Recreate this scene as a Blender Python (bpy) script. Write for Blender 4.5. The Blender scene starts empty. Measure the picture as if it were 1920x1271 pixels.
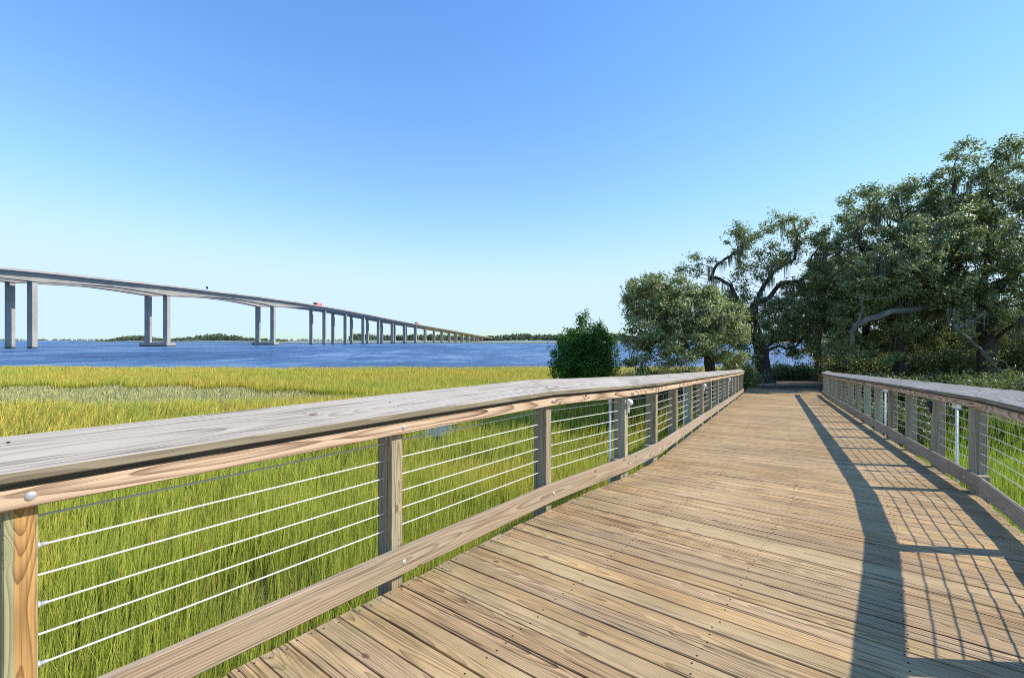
import bpy, math, random
import numpy as np
from mathutils import Vector

random.seed(7)
R = math.radians
scene = bpy.context.scene
COL = scene.collection
SUN_EL, SUN_AZ = R(41.0), R(94.3)        # azimuth clockwise from +Y
CAM_H = 1.53
WID = 3.28

# ------------------------------------------------------------------ objects
def tag(o, label=None, cat=None, group=None, kind=None):
    if label: o['label'] = label
    if cat: o['category'] = cat
    if group: o['group'] = group
    if kind: o['kind'] = kind
    return o

def empty(name, loc=(0, 0, 0)):
    o = bpy.data.objects.new(name, None)
    o.empty_display_size = 0.2
    o.location = loc
    COL.objects.link(o)
    return o

def link_mesh(name, me, parent=None):
    o = bpy.data.objects.new(name, me)
    COL.objects.link(o)
    if parent is not None:
        o.parent = parent
        o.location = -Vector(parent.location)      # meshes are written in world coordinates
    return o

def np_mesh(name, verts, faces_flat, loop_tot, mats, attrs=None, smooth=False, mat_idx=None):
    me = bpy.data.meshes.new(name)
    n = len(verts)
    me.vertices.add(n)
    me.vertices.foreach_set('co', np.asarray(verts, np.float32).ravel())
    ff = np.asarray(faces_flat, np.int32)
    lt = np.asarray(loop_tot, np.int32)
    me.loops.add(len(ff))
    me.loops.foreach_set('vertex_index', ff)
    me.polygons.add(len(lt))
    ls = np.zeros(len(lt), np.int32)
    ls[1:] = np.cumsum(lt)[:-1]
    me.polygons.foreach_set('loop_start', ls)
    me.polygons.foreach_set('loop_total', lt)
    me.polygons.foreach_set('use_smooth', np.full(len(lt), bool(smooth)))
    for m in mats:
        me.materials.append(m)
    if mat_idx is not None:
        me.polygons.foreach_set('material_index', np.asarray(mat_idx, np.int32))
    for k, (typ, arr) in (attrs or {}).items():
        a = me.attributes.new(k, typ, 'POINT')
        arr = np.asarray(arr, np.float32)
        a.data.foreach_set('vector' if typ == 'FLOAT_VECTOR' else 'value', arr.ravel())
    me.update(calc_edges=True)
    me.validate()
    return me

class MB:
    """collects shapes into one mesh, with grain coordinates (gc) and a random number (rnd) per vertex"""
    def __init__(s):
        s.v, s.f, s.g, s.r, s.mi = [], [], [], [], []

    def face(s, idx, mi=0):
        s.f.append(idx); s.mi.append(mi)

    def prism(s, secA, secB, gA, gB, rnd=0.0, mi=0):
        """solid between two matching outlines"""
        n, b = len(secA), len(s.v)
        s.v += [tuple(p) for p in secA] + [tuple(p) for p in secB]
        s.g += gA + gB
        s.r += [rnd] * (2 * n)
        for i in range(n):
            j = (i + 1) % n
            s.face([b + i, b + j, b + n + j, b + n + i], mi)
        s.face([b + n - 1 - i for i in range(n)], mi)
        s.face([b + n + i for i in range(n)], mi)

    def board(s, A, B, ax, ay, w, h, rnd=0.0, ch=0.004, l0=0.0, mi=0, axB=None, wB=None, flip=False):
        """bar from A to B, centred section w (along ax) by h (along ay), chamfered edges"""
        A, B, ax, ay = Vector(A), Vector(B), Vector(ax), Vector(ay)
        axB = Vector(axB) if axB is not None else ax
        wB = wB if wB is not None else w
        L = (B - A).length
        def sec(c, axx, ww, l):
            a, bq = ww / 2, h / 2
            pts = [(-a + ch, -bq), (a - ch, -bq), (a, -bq + ch), (a, bq - ch),
                   (a - ch, bq), (-a + ch, bq), (-a, bq - ch), (-a, -bq + ch)]
            gg = [(l, p[0], p[1]) for p in pts] if not flip else [(l, p[1], p[0]) for p in pts]
            return [c + axx * p[0] + ay * p[1] for p in pts], gg
        sa, ga = sec(A, ax, w, l0)
        sb, gb = sec(B, axB, wB, l0 + L)
        s.prism(sa, sb, ga, gb, rnd, mi)

    def box(s, c, d, rnd=0.0, mi=0, ch=0.0):
        c = Vector(c)
        if ch > 0:
            s.board(c - Vector((0, 0, d[2] / 2)), c + Vector((0, 0, d[2] / 2)), (1, 0, 0), (0, 1, 0), d[0], d[1], rnd, ch, mi=mi)
            return
        x, y, z = d[0] / 2, d[1] / 2, d[2] / 2
        a = [(-x, -y), (x, -y), (x, y), (-x, y)]
        sa = [c + Vector((p[0], p[1], -z)) for p in a]
        sb = [c + Vector((p[0], p[1], z)) for p in a]
        s.prism(sa, sb, [(-z, p[0], p[1]) for p in a], [(z, p[0], p[1]) for p in a], rnd, mi)

    def tube(s, pts, rad, n=6, rnd=0.0, mi=0, caps=True):
        pts = [Vector(p) for p in pts]
        if not isinstance(rad, (list, tuple)):
            rad = [rad] * len(pts)
        b = len(s.v)
        l = 0.0
        prev = None
        for i, p in enumerate(pts):
            t = (pts[min(i + 1, len(pts) - 1)] - pts[max(i - 1, 0)])
            if t.length < 1e-9: t = Vector((0, 0, 1))
            t.normalize()
            if prev is None:
                u = t.cross(Vector((0, 0, 1)))
                if u.length < 0.05: u = t.cross(Vector((0, 1, 0)))
            else:
                u = prev - t * prev.dot(t)
            u.normalize(); prev = u
            w = t.cross(u)
            if i: l += (p - pts[i - 1]).length
            for k in range(n):
                a = 2 * math.pi * k / n
                s.v.append(tuple(p + (u * math.cos(a) + w * math.sin(a)) * rad[i]))
                s.g.append((l, rad[i] * math.cos(a), rad[i] * math.sin(a)))
                s.r.append(rnd)
        m = len(pts)
        for i in range(m - 1):
            for k in range(n):
                k2 = (k + 1) % n
                s.face([b + i * n + k, b + i * n + k2, b + (i + 1) * n + k2, b + (i + 1) * n + k], mi)
        if caps:
            s.face([b + n - 1 - k for k in range(n)], mi)
            s.face([b + (m - 1) * n + k for k in range(n)], mi)

    def lathe(s, base, axis, prof, n=12, rnd=0.0, mi=0):
        """prof: list of (distance along axis, radius)"""
        base, axis = Vector(base), Vector(axis).normalized()
        s.tube([base + axis * (p[0] + i * 1e-6) for i, p in enumerate(prof)], [max(p[1], 1e-4) for p in prof], n, rnd, mi)

    def build(s, name, mats, parent=None, smooth=False):
        if not isinstance(mats, (list, tuple)): mats = [mats]
        flat = [i for f in s.f for i in f]
        me = np_mesh(name, s.v, flat, [len(f) for f in s.f], mats,
                     {'gc': ('FLOAT_VECTOR', s.g), 'rnd': ('FLOAT', s.r)}, smooth, s.mi)
        return link_mesh(name, me, parent)

# ------------------------------------------------------------------ materials
class NT:
    def __init__(s, name):
        s.m = bpy.data.materials.new(name)
        s.m.use_nodes = True
        s.t = s.m.node_tree
        s.bsdf = s.t.nodes['Principled BSDF']
        s.out = s.t.nodes['Material Output']

    def n(s, typ, **kw):
        nd = s.t.nodes.new(typ)
        for k, v in kw.items(): setattr(nd, k, v)
        return nd

    def put(s, sock, v):
        if isinstance(v, bpy.types.NodeSocket): s.t.links.new(v, sock)
        elif v is not None:
            sock.default_value = v

    def math(s, op, a, b=None, c=None, clamp=False):
        nd = s.n('ShaderNodeMath', operation=op, use_clamp=clamp)
        s.put(nd.inputs[0], a)
        if b is not None: s.put(nd.inputs[1], b)
        if c is not None: s.put(nd.inputs[2], c)
        return nd.outputs[0]

    def vmath(s, op, a, b=None):
        nd = s.n('ShaderNodeVectorMath', operation=op)
        s.put(nd.inputs[0], a)
        if b is not None: s.put(nd.inputs[1], b)
        return nd.outputs[0]

    def attr(s, name, out='Fac'):
        return s.n('ShaderNodeAttribute', attribute_name=name).outputs[out]

    def noise(s, vec, scale=1.0, detail=3.0, rough=0.55, dist=0.0, out=0):
        nd = s.n('ShaderNodeTexNoise')
        if vec is not None: s.put(nd.inputs['Vector'], vec)
        nd.inputs['Scale'].default_value = scale
        nd.inputs['Detail'].default_value = detail
        nd.inputs['Roughness'].default_value = rough
        nd.inputs['Distortion'].default_value = dist
        return nd.outputs[out]

    def ramp(s, fac, stops, interp='LINEAR'):
        nd = s.n('ShaderNodeValToRGB')
        cr = nd.color_ramp
        cr.interpolation = interp
        while len(cr.elements) < len(stops): cr.elements.new(0.5)
        for e, (p, c) in zip(cr.elements, stops):
            e.position = p
            e.color = (*c, 1) if len(c) == 3 else c
        s.put(nd.inputs[0], fac)
        return nd.outputs[0]

    def mix(s, fac, a, b, mode='MIX'):
        nd = s.n('ShaderNodeMix', data_type='RGBA', blend_type=mode)
        s.put(nd.inputs[0], fac)
        for sock, v in ((nd.inputs[6], a), (nd.inputs[7], b)):
            s.put(sock, (*v, 1) if isinstance(v, tuple) and len(v) == 3 else v)
        return nd.outputs[2]

    def maprange(s, v, a, b, c=0.0, d=1.0, smooth=True):
        nd = s.n('ShaderNodeMapRange', interpolation_type='SMOOTHSTEP' if smooth else 'LINEAR')
        s.put(nd.inputs[0], v)
        for i, x in enumerate((a, b, c, d)): nd.inputs[i + 1].default_value = x
        return nd.outputs[0]

    def bump(s, h, strength=0.3, dist=0.01):
        nd = s.n('ShaderNodeBump')
        nd.inputs['Strength'].default_value = strength
        nd.inputs['Distance'].default_value = dist
        s.put(nd.inputs['Height'], h)
        s.t.links.new(nd.outputs[0], s.bsdf.inputs['Normal'])

    def base(s, col, rough=0.6, spec=0.3, metal=0.0):
        s.put(s.bsdf.inputs['Base Color'], (*col, 1) if isinstance(col, tuple) and len(col) == 3 else col)
        s.put(s.bsdf.inputs['Roughness'], rough)
        s.bsdf.inputs['Specular IOR Level'].default_value = spec
        s.bsdf.inputs['Metallic'].default_value = metal
        return s.m

def wood(name, early, late, stain, ring=0.011, contrast=0.75, fibre=0.35, tone=0.25, grey=None, grey_amt=0.0, knots=0.5, wander=0.035, huevar=0.0, depth=0.05, crack=0.6, edge=None, sap=None, pith=0.16, wear=False):
    """weathered flat-sawn pine: growth rings cut by the board face, fibre streaks, knots, a tone per board"""
    k = NT(name)
    gc = k.attr('gc', 'Vector'); rnd = k.attr('rnd')
    sep = k.n('ShaderNodeSeparateXYZ'); k.put(sep.inputs[0], gc)
    l, w, t = sep.outputs
    off = k.n('ShaderNodeCombineXYZ')
    k.put(off.inputs[0], k.math('MULTIPLY', rnd, 61.0)); k.put(off.inputs[1], k.math('MULTIPLY', rnd, 7.3)); k.put(off.inputs[2], k.math('MULTIPLY', rnd, 13.7))
    p = k.vmath('ADD', gc, off.outputs[0])
    def sc(x, y, z): return k.vmath('MULTIPLY', p, (x, y, z))
    r2 = k.math('FRACT', k.math('MULTIPLY', rnd, 17.31))
    # knots
    vo = k.n('ShaderNodeTexVoronoi', voronoi_dimensions='2D', feature='F1')
    k.put(vo.inputs['Vector'], sc(4.2, 8.0, 0)); vo.inputs['Scale'].default_value = 1.0
    vd = vo.outputs['Distance']
    vcol = k.n('ShaderNodeSeparateColor'); k.put(vcol.inputs[0], vo.outputs['Color'])
    gate = k.math('GREATER_THAN', vcol.outputs[0], 1.0 - knots * 0.16)
    bumpk = k.math('MULTIPLY', gate, k.math('POWER', 2.718, k.math('MULTIPLY', k.math('POWER', vd, 2.0), -38.0)))
    # rings
    n1 = k.math('SUBTRACT', k.noise(sc(0.9, 4.0, 4.0), 1.0, 2.0), 0.5)
    n2 = k.math('SUBTRACT', k.noise(sc(0.55, 0.8, 0.8), 1.0, 1.0), 0.5)
    n3 = k.math('SUBTRACT', k.noise(sc(5.0, 30.0, 30.0), 1.0, 2.0), 0.5)
    wc = k.math('ADD', k.math('ADD', w, k.math('MULTIPLY', n1, wander)), k.math('MULTIPLY', k.math('SUBTRACT', r2, 0.5), pith))
    tc = k.math('ADD', k.math('ADD', t, depth), k.math('MULTIPLY', n2, wander * 5.0))
    rr = k.math('SQRT', k.math('ADD', k.math('POWER', wc, 2.0), k.math('POWER', tc, 2.0)))
    rr = k.math('ADD', rr, k.math('MULTIPLY', n3, 0.004))
    rr = k.math('ADD', rr, k.math('MULTIPLY', bumpk, 0.03))
    ph = k.math('FRACT', k.math('MULTIPLY', rr, 1.0 / ring))
    rg = k.math('POWER', ph, 2.2)                                     # slow rise, sharp fall: latewood edge
    rg = k.math('MULTIPLY', rg, k.maprange(ph, 0.93, 1.0, 1.0, 0.0))
    # fibre
    f1 = k.noise(sc(2.2, 190.0, 190.0), 1.0, 3.0, 0.6)
    f2 = k.noise(sc(0.9, 38.0, 38.0), 1.0, 3.0, 0.6)
    f3 = k.noise(sc(1.4, 6.0, 6.0), 1.0, 3.0, 0.6)
    fac = k.math('MULTIPLY', rg, k.math('MULTIPLY', contrast, k.maprange(f3, 0.25, 0.75, 0.35, 1.3, False)), clamp=True)
    col = k.mix(fac, early, late)
    col = k.mix(k.math('MULTIPLY', k.maprange(f2, 0.52, 0.78), fibre * 1.5, clamp=True), col, stain)
    col = k.mix(fibre, col, k.ramp(f1, [(0.25, (0.35, 0.35, 0.35)), (0.75, (1.45, 1.45, 1.45))]), 'MULTIPLY')
    # fine dark checks that run along the fibre
    ck = k.maprange(k.noise(sc(1.3, 70.0, 70.0), 1.0, 3.0, 0.6), 0.57, 0.66)
    col = k.mix(k.math('MULTIPLY', ck, crack), col, tuple(c * 0.25 for c in stain))
    if grey is not None:
        gm = k.maprange(k.noise(sc(0.6, 3.0, 3.0), 1.0, 4.0, 0.6), 0.35, 0.7, 0.0, 1.0)
        gm = k.math('MULTIPLY', k.math('ADD', gm, k.maprange(r2, 0.2, 1.0, -0.5, 0.6)), grey_amt, clamp=True)
        lum = k.n('ShaderNodeRGBToBW'); k.put(lum.inputs[0], col)
        gcol = k.mix(1.0, grey, k.ramp(lum.outputs[0], [(0.03, (0.45, 0.45, 0.45)), (0.35, (1.25, 1.25, 1.25))]), 'MULTIPLY')
        col = k.mix(gm, col, gcol)
    kn = k.math('MULTIPLY', gate, k.maprange(vd, 0.11, 0.05))
    col = k.mix(k.math('MULTIPLY', kn, 0.75), col, (0.10, 0.05, 0.025))
    kn2 = k.math('MULTIPLY', gate, k.maprange(k.math('ABSOLUTE', k.math('SUBTRACT', vd, 0.10)), 0.03, 0.0))
    col = k.mix(k.math('MULTIPLY', kn2, 0.6), col, tuple(c * 0.4 for c in stain))
    if edge:                                  # the long edge of the board is coloured darker and more olive than its face
        col = k.mix(k.maprange(k.math('ABSOLUTE', w), edge[0], edge[0] + 0.002), col, k.mix(1.0, col, edge[1], 'MULTIPLY'))
    if wear:                                  # greyed, slightly green board ends and blotchy dirt over the boards
        gp = k.n('ShaderNodeNewGeometry').outputs['Position']
        wn = k.noise(gp, 0.9, 5.0, 0.65); wn2 = k.noise(k.vmath('ADD', gp, (31.0, 7.0, 0.0)), 3.2, 4.0, 0.6)
        ends = k.math('MAXIMUM', k.maprange(l, 0.75, 0.0), k.maprange(l, WID - 0.5, WID))
        col = k.mix(k.math('MULTIPLY', k.math('MULTIPLY', ends, 0.85), k.maprange(wn2, 0.3, 0.65)), col, k.mix(1.0, col, (0.72, 0.80, 0.82), 'MULTIPLY'))
        col = k.mix(k.maprange(wn, 0.38, 0.62, 0.0, 0.55), k.mix(1.0, col, (0.78, 0.73, 0.68), 'MULTIPLY'), k.mix(1.0, col, (1.12, 1.10, 1.06), 'MULTIPLY'))
        col = k.mix(k.math('MULTIPLY', k.maprange(wn2, 0.60, 0.75), 0.45), col, (0.20, 0.15, 0.10))
    if sap:                                   # green treated sapwood either side of the brown heart
        wv = k.math('ADD', w, k.math('MULTIPLY', n1, 0.012))
        m_ = k.math('ADD', k.maprange(wv, -0.012, -0.020), k.maprange(wv, 0.036, 0.041), clamp=True)
        col = k.mix(k.math('MULTIPLY', m_, 0.8), col, k.mix(rg, sap, tuple(c * 0.5 for c in sap)))
    bt = k.math('ADD', 1.0, k.math('MULTIPLY', k.math('SUBTRACT', rnd, 0.5), tone * 2))
    hs = k.n('ShaderNodeHueSaturation')
    k.put(hs.inputs['Color'], col); k.put(hs.inputs['Value'], bt)
    k.put(hs.inputs['Saturation'], k.maprange(r2, 0, 1, 1.0 - huevar, 1.0 + huevar, False))
    h = k.math('ADD', k.math('MULTIPLY', f1, 0.5), k.math('SUBTRACT', k.math('MULTIPLY', rg, 0.5), k.math('MULTIPLY', ck, 0.8)))
    k.bump(h, 0.35, 0.003)
    return k.base(hs.outputs[0], 0.72, 0.25)

M = {}
M['deck'] = wood('deck_pine', (0.58, 0.395, 0.20), (0.17, 0.09, 0.036), (0.10, 0.054, 0.022), ring=0.0085, contrast=1.0, fibre=0.5,
                 tone=0.10, grey=(0.49, 0.405, 0.27), grey_amt=0.45, knots=0.35, huevar=0.1, crack=0.85, pith=0.13, wander=0.034, wear=True)
M['cap'] = wood('cap_pine', early=(0.40, 0.355, 0.305), late=(0.15, 0.125, 0.095), stain=(0.18, 0.165, 0.145), edge=(0.1315, (0.62, 0.60, 0.50)), ring=0.014, contrast=0.9, fibre=0.48,
                tone=0.05, grey=(0.37, 0.335, 0.30), grey_amt=0.6, knots=0.5, huevar=0.2, depth=0.06, crack=0.75, pith=0.06, wander=0.05)
M['rail'] = wood('rail_pine', (0.60, 0.44, 0.31), (0.10, 0.045, 0.02), (0.20, 0.11, 0.055), ring=0.024, contrast=1.25, fibre=0.25,
                 tone=0.10, knots=0.6, wander=0.08, depth=0.05, crack=0.35, pith=0.03)
M['kick'] = wood('kick_pine', (0.40, 0.305, 0.215), (0.16, 0.10, 0.06), (0.19, 0.145, 0.11), ring=0.015, contrast=1.0, fibre=0.3,
                 tone=0.05, grey=(0.37, 0.31, 0.245), grey_amt=0.4, knots=0.6, depth=0.06, crack=0.5, pith=0.05, wander=0.05)
M['post'] = wood('post_pine', (0.40, 0.335, 0.225), (0.13, 0.09, 0.05), (0.15, 0.12, 0.08), ring=0.010, contrast=1.0, fibre=0.35,
                 tone=0.12, grey=(0.35, 0.35, 0.26), grey_amt=0.65, knots=0.8, depth=0.03, pith=0.05)
M['fresh_post'] = wood('treated_post_pine', sap=(0.33, 0.36, 0.22), early=(0.52, 0.30, 0.11), late=(0.12, 0.045, 0.015), stain=(0.18, 0.11, 0.05), ring=0.0065, contrast=0.85, fibre=0.5,
                       tone=0.0, knots=1.5, depth=0.03, crack=0.4, pith=0.03, wander=0.05)
M['frame'] = wood('frame_pine', (0.22, 0.18, 0.13), (0.10, 0.07, 0.05), (0.09, 0.07, 0.05), knots=0.2)

def simple(name, col, rough=0.5, spec=0.3, metal=0.0, var=0.0, scale=5.0):
    k = NT(name)
    c = col
    if var:
        tc = k.n('ShaderNodeTexCoord').outputs['Object']
        c = k.mix(k.noise(tc, scale, 4.0), tuple(x * (1 - var) for x in col), tuple(min(1, x * (1 + var)) for x in col))
    return k.base(c, rough, spec, metal)

M['cable'] = simple('cable_steel', (0.62, 0.62, 0.60), 0.4, 0.5, 0.0)
M['steel'] = simple('galvanised_steel', (0.55, 0.57, 0.60), 0.38, 0.5, 0.5, 0.25, 60)
M['white'] = simple('white_plastic', (0.80, 0.82, 0.83), 0.4, 0.5, 0, 0.06, 20)
M['nail'] = simple('nail_rust', (0.035, 0.025, 0.02), 0.7, 0.2)
M['red'] = simple('red_trailer_paint', (0.75, 0.17, 0.13), 0.4, 0.4)
M['dark'] = simple('dark_paint', (0.03, 0.035, 0.045), 0.5, 0.4)
M['tyre'] = simple('tyre_rubber', (0.02, 0.02, 0.02), 0.8, 0.2)
M['glass'] = simple('cab_glass', (0.05, 0.07, 0.09), 0.1, 0.6)

def mat_concrete():
    k = NT('bridge_concrete')
    g = k.n('ShaderNodeNewGeometry').outputs['Position']
    a = k.noise(g, 0.12, 5.0, 0.6)
    sm = k.vmath('MULTIPLY', g, (0.8, 0.8, 0.06))
    st = k.noise(sm, 1.0, 4.0, 0.6)
    col = k.ramp(a, [(0.3, (0.27, 0.255, 0.235)), (0.7, (0.39, 0.365, 0.335))])
    col = k.mix(k.maprange(st, 0.5, 0.75, 0, 0.35), col, (0.26, 0.25, 0.24))
    # dark tidal band on what stands in the water
    z = k.n('ShaderNodeSeparateXYZ'); k.put(z.inputs[0], g)
    col = k.mix(k.maprange(z.outputs[2], -2.4, -2.9), col, (0.05, 0.05, 0.05))
    return k.base(col, 0.8, 0.2)
M['concrete'] = mat_concrete()

def mat_ground():
    k = NT('marsh_soil')
    g = k.n('ShaderNodeNewGeometry').outputs['Position']
    z = k.n('ShaderNodeSeparateXYZ'); k.put(z.inputs[0], g)
    a = k.noise(g, 0.5, 5.0, 0.6); b = k.noise(g, 9.0, 4.0, 0.65)
    mud = k.ramp(a, [(0.3, (0.045, 0.042, 0.026)), (0.7, (0.10, 0.095, 0.05))])
    lit = k.ramp(b, [(0.35, (0.05, 0.036, 0.022)), (0.5, (0.13, 0.095, 0.06)), (0.68, (0.24, 0.19, 0.13))])
    col = k.mix(k.maprange(z.outputs[2], -2.2, -1.5), mud, lit)
    k.bump(b, 0.6, 0.05)
    return k.base(col, 0.95, 0.1)
M['ground'] = mat_ground()

def mat_water():
    k = NT('river_water')
    g = k.n('ShaderNodeNewGeometry').outputs['Position']
    a = k.noise(k.vmath('MULTIPLY', g, (0.16, 0.45, 1)), 1.0, 6.0, 0.62)
    b = k.noise(k.vmath('MULTIPLY', g, (0.012, 0.05, 1)), 1.0, 4.0, 0.6)
    h = k.math('ADD', a, k.math('MULTIPLY', b, 1.2))
    k.bump(h, 1.0, 3.0)
    wind_glint = k.noise(k.vmath('MULTIPLY', g, (0.02, 0.012, 1)), 1.0, 4.0, 0.65)
    chop_glint = k.noise(k.vmath('MULTIPLY', g, (0.10, 0.055, 1)), 1.0, 6.0, 0.75)
    f = k.math('ADD', k.math('MULTIPLY', wind_glint, 0.5), k.math('MULTIPLY', chop_glint, 0.5))
    col = k.ramp(f, [(0.40, (0.010, 0.045, 0.16)), (0.5, (0.035, 0.12, 0.30)), (0.58, (0.17, 0.29, 0.48))])  # pale and dark sky reflections of the ripples painted into the colour
    return k.base(col, 0.38, 0.45)
M['water'] = mat_water()

def mat_pool():
    k = NT('pool_water')
    g = k.n('ShaderNodeNewGeometry').outputs['Position']
    k.bump(k.noise(g, 3.0, 3.0), 0.2, 0.02)
    return k.base((0.04, 0.09, 0.18), 0.3, 0.4)
M['pool'] = mat_pool()

def mat_blade(name, low, mid, tip, dry, trans=0.35):
    """low/mid/tip colours up the blade; attribute 'tint' 0..1 moves it from green to dry"""
    k = NT(name)
    h = k.attr('hgt'); t = k.attr('tint')
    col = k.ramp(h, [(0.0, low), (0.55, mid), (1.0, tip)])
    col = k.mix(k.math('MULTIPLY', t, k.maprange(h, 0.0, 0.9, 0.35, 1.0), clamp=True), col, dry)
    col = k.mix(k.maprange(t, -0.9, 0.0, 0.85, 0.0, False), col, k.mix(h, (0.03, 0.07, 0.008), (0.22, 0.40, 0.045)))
    hv = k.n('ShaderNodeHueSaturation'); k.put(hv.inputs['Color'], col); k.put(hv.inputs['Value'], k.attr('val')); col = hv.outputs[0]
    k.base(col, 0.55, 0.25)
    tr = k.n('ShaderNodeBsdfTranslucent'); k.put(tr.inputs[0], col)
    mx = k.n('ShaderNodeMixShader'); mx.inputs[0].default_value = trans
    k.t.links.new(k.bsdf.outputs[0], mx.inputs[1]); k.t.links.new(tr.outputs[0], mx.inputs[2])
    k.t.links.new(mx.outputs[0], k.out.inputs[0])
    return k.m
M['grass'] = mat_blade('cordgrass', (0.05, 0.08, 0.012), (0.33, 0.39, 0.045), (0.56, 0.55, 0.12), (0.68, 0.46, 0.10), 0.45)  # dark low colour paints in the shade between the blades
M['sage'] = mat_blade('sage_rush', (0.18, 0.19, 0.06), (0.39, 0.40, 0.15), (0.50, 0.48, 0.22), (0.54, 0.47, 0.23))
M['brush'] = mat_blade('dry_brush', (0.07, 0.055, 0.03), (0.24, 0.17, 0.09), (0.40, 0.30, 0.17), (0.48, 0.33, 0.18))

def mat_leaf(name, dark, light, trans=0.3, rough=0.42, spec=0.45):
    k = NT(name)
    t = k.attr('tint')
    col = k.mix(t, dark, light)
    k.base(col, rough, spec)
    tr = k.n('ShaderNodeBsdfTranslucent')
    k.put(tr.inputs[0], k.mix(0.55, col, (0.26, 0.34, 0.08)))
    mx = k.n('ShaderNodeMixShader'); mx.inputs[0].default_value = trans
    k.t.links.new(k.bsdf.outputs[0], mx.inputs[1]); k.t.links.new(tr.outputs[0], mx.inputs[2])
    k.t.links.new(mx.outputs[0], k.out.inputs[0])
    return k.m
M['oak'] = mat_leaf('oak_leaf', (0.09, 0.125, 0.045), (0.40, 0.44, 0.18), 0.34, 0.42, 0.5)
M['oak_light'] = mat_leaf('oak_leaf_pale', (0.14, 0.18, 0.06), (0.42, 0.46, 0.20), 0.34, 0.42, 0.5)
M['cedar'] = mat_leaf('cedar_leaf', (0.014, 0.06, 0.008), (0.11, 0.29, 0.035), 0.15, 0.6, 0.2)
M['far_leaf'] = mat_leaf('far_leaf', (0.075, 0.11, 0.075), (0.17, 0.21, 0.125), 0.1, 0.8, 0.1)
M['moss'] = mat_leaf('spanish_moss', (0.22, 0.23, 0.16), (0.42, 0.41, 0.30), 0.35, 0.9, 0.05)

def mat_bark(name, a, b):
    k = NT(name)
    gc = k.attr('gc', 'Vector')
    n = k.noise(k.vmath('MULTIPLY', gc, (2.0, 14.0, 14.0)), 1.0, 5.0, 0.65)
    g = k.n('ShaderNodeNewGeometry').outputs['Position']
    li = k.noise(g, 2.2, 4.0, 0.6)
    col = k.ramp(n, [(0.3, a), (0.7, b)])
    col = k.mix(k.maprange(li, 0.55, 0.72, 0, 0.55), col, (0.24, 0.24, 0.19))     # lichen
    k.bump(n, 0.7, 0.03)
    return k.base(col, 0.9, 0.15)
M['pale_bark'] = mat_bark('pale_lichened_bark', (0.09, 0.085, 0.065), (0.23, 0.22, 0.175))
M['bark'] = mat_bark('oak_bark', (0.03, 0.025, 0.02), (0.10, 0.085, 0.068))

def mat_shore():
    k = NT('far_marsh')
    g = k.n('ShaderNodeNewGeometry').outputs['Position']
    n = k.noise(k.vmath('MULTIPLY', g, (0.02, 0.05, 1)), 1.0, 4.0)
    return k.base(k.ramp(n, [(0.3, (0.25, 0.245, 0.10)), (0.7, (0.42, 0.385, 0.20))]), 0.95, 0.05)
M['shore'] = mat_shore()

# ------------------------------------------------------------------ the walk's line
TH1, THM, TH2 = R(38.0), R(33.6), R(29.5)
def dirv(t): return Vector((math.sin(t), math.cos(t)))
d1, dm, d2 = dirv(TH1), dirv(THM), dirv(TH2)
P3 = Vector((1.43, 5.63)); SEG = 1.20
P4 = P3 + dm * SEG
S_END = 24.3
def rightn(t): return Vector((math.cos(t), -math.sin(t)))
def miter(a, b):
    m = (a + b) / 2
    return rightn(m) / math.cos((a - b) / 2)
Q3 = P3 + miter(TH1, THM) * WID
Q4 = P4 + miter(THM, TH2) * WID

def edge(side, off, s):
    """point on the inner rail face of a side (-1 left, +1 right), pushed outward by off; s runs along that side, 0 at its first bend. Returns (pt, tangent angle, outward unit-ish normal)"""
    A, B = (P3, P4) if side < 0 else (Q3, Q4)
    L = (B - A).length
    n_ = lambda t: rightn(t) * side
    if abs(s) < 1e-6: return A + miter(TH1, THM) * side * off, (TH1 + THM) / 2, miter(TH1, THM) * side
    if abs(s - L) < 1e-6: return B + miter(THM, TH2) * side * off, (TH2 + THM) / 2, miter(THM, TH2) * side
    if s < 0: return A + d1 * s + n_(TH1) * off, TH1, n_(TH1)
    if s < L: return A + dm * s + n_(THM) * off, THM, n_(THM)
    return B + d2 * (s - L) + n_(TH2) * off, TH2, n_(TH2)
LM = {-1: SEG, 1: (Q4 - Q3).length}

def sstep(x, a, b):
    t = min(1.0, max(0.0, (x - a) / (b - a))); return t * t * (3 - 2 * t)
def station(p):
    s1 = (p - P3).dot(d1); s2 = SEG + (p - P4).dot(d2)
    w = 1 - sstep((s1 + s2) / 2, -1.0, 2.0)
    return w * s1 + (1 - w) * s2
GR = 0.0495; S0, S1 = -1.78, 20.3
def deckz(p):
    s = station(p)
    def soft(x, k=0.8):                       # softened ramp
        if x < -k: return 0.0
        if x > k: return x
        return (x + k) ** 2 / (4 * k)
    return -GR * (soft(s - S0) - soft(s - S1, 2.2))
def P3d(p, z): return Vector((p.x, p.y, deckz(p) + z))

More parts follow.
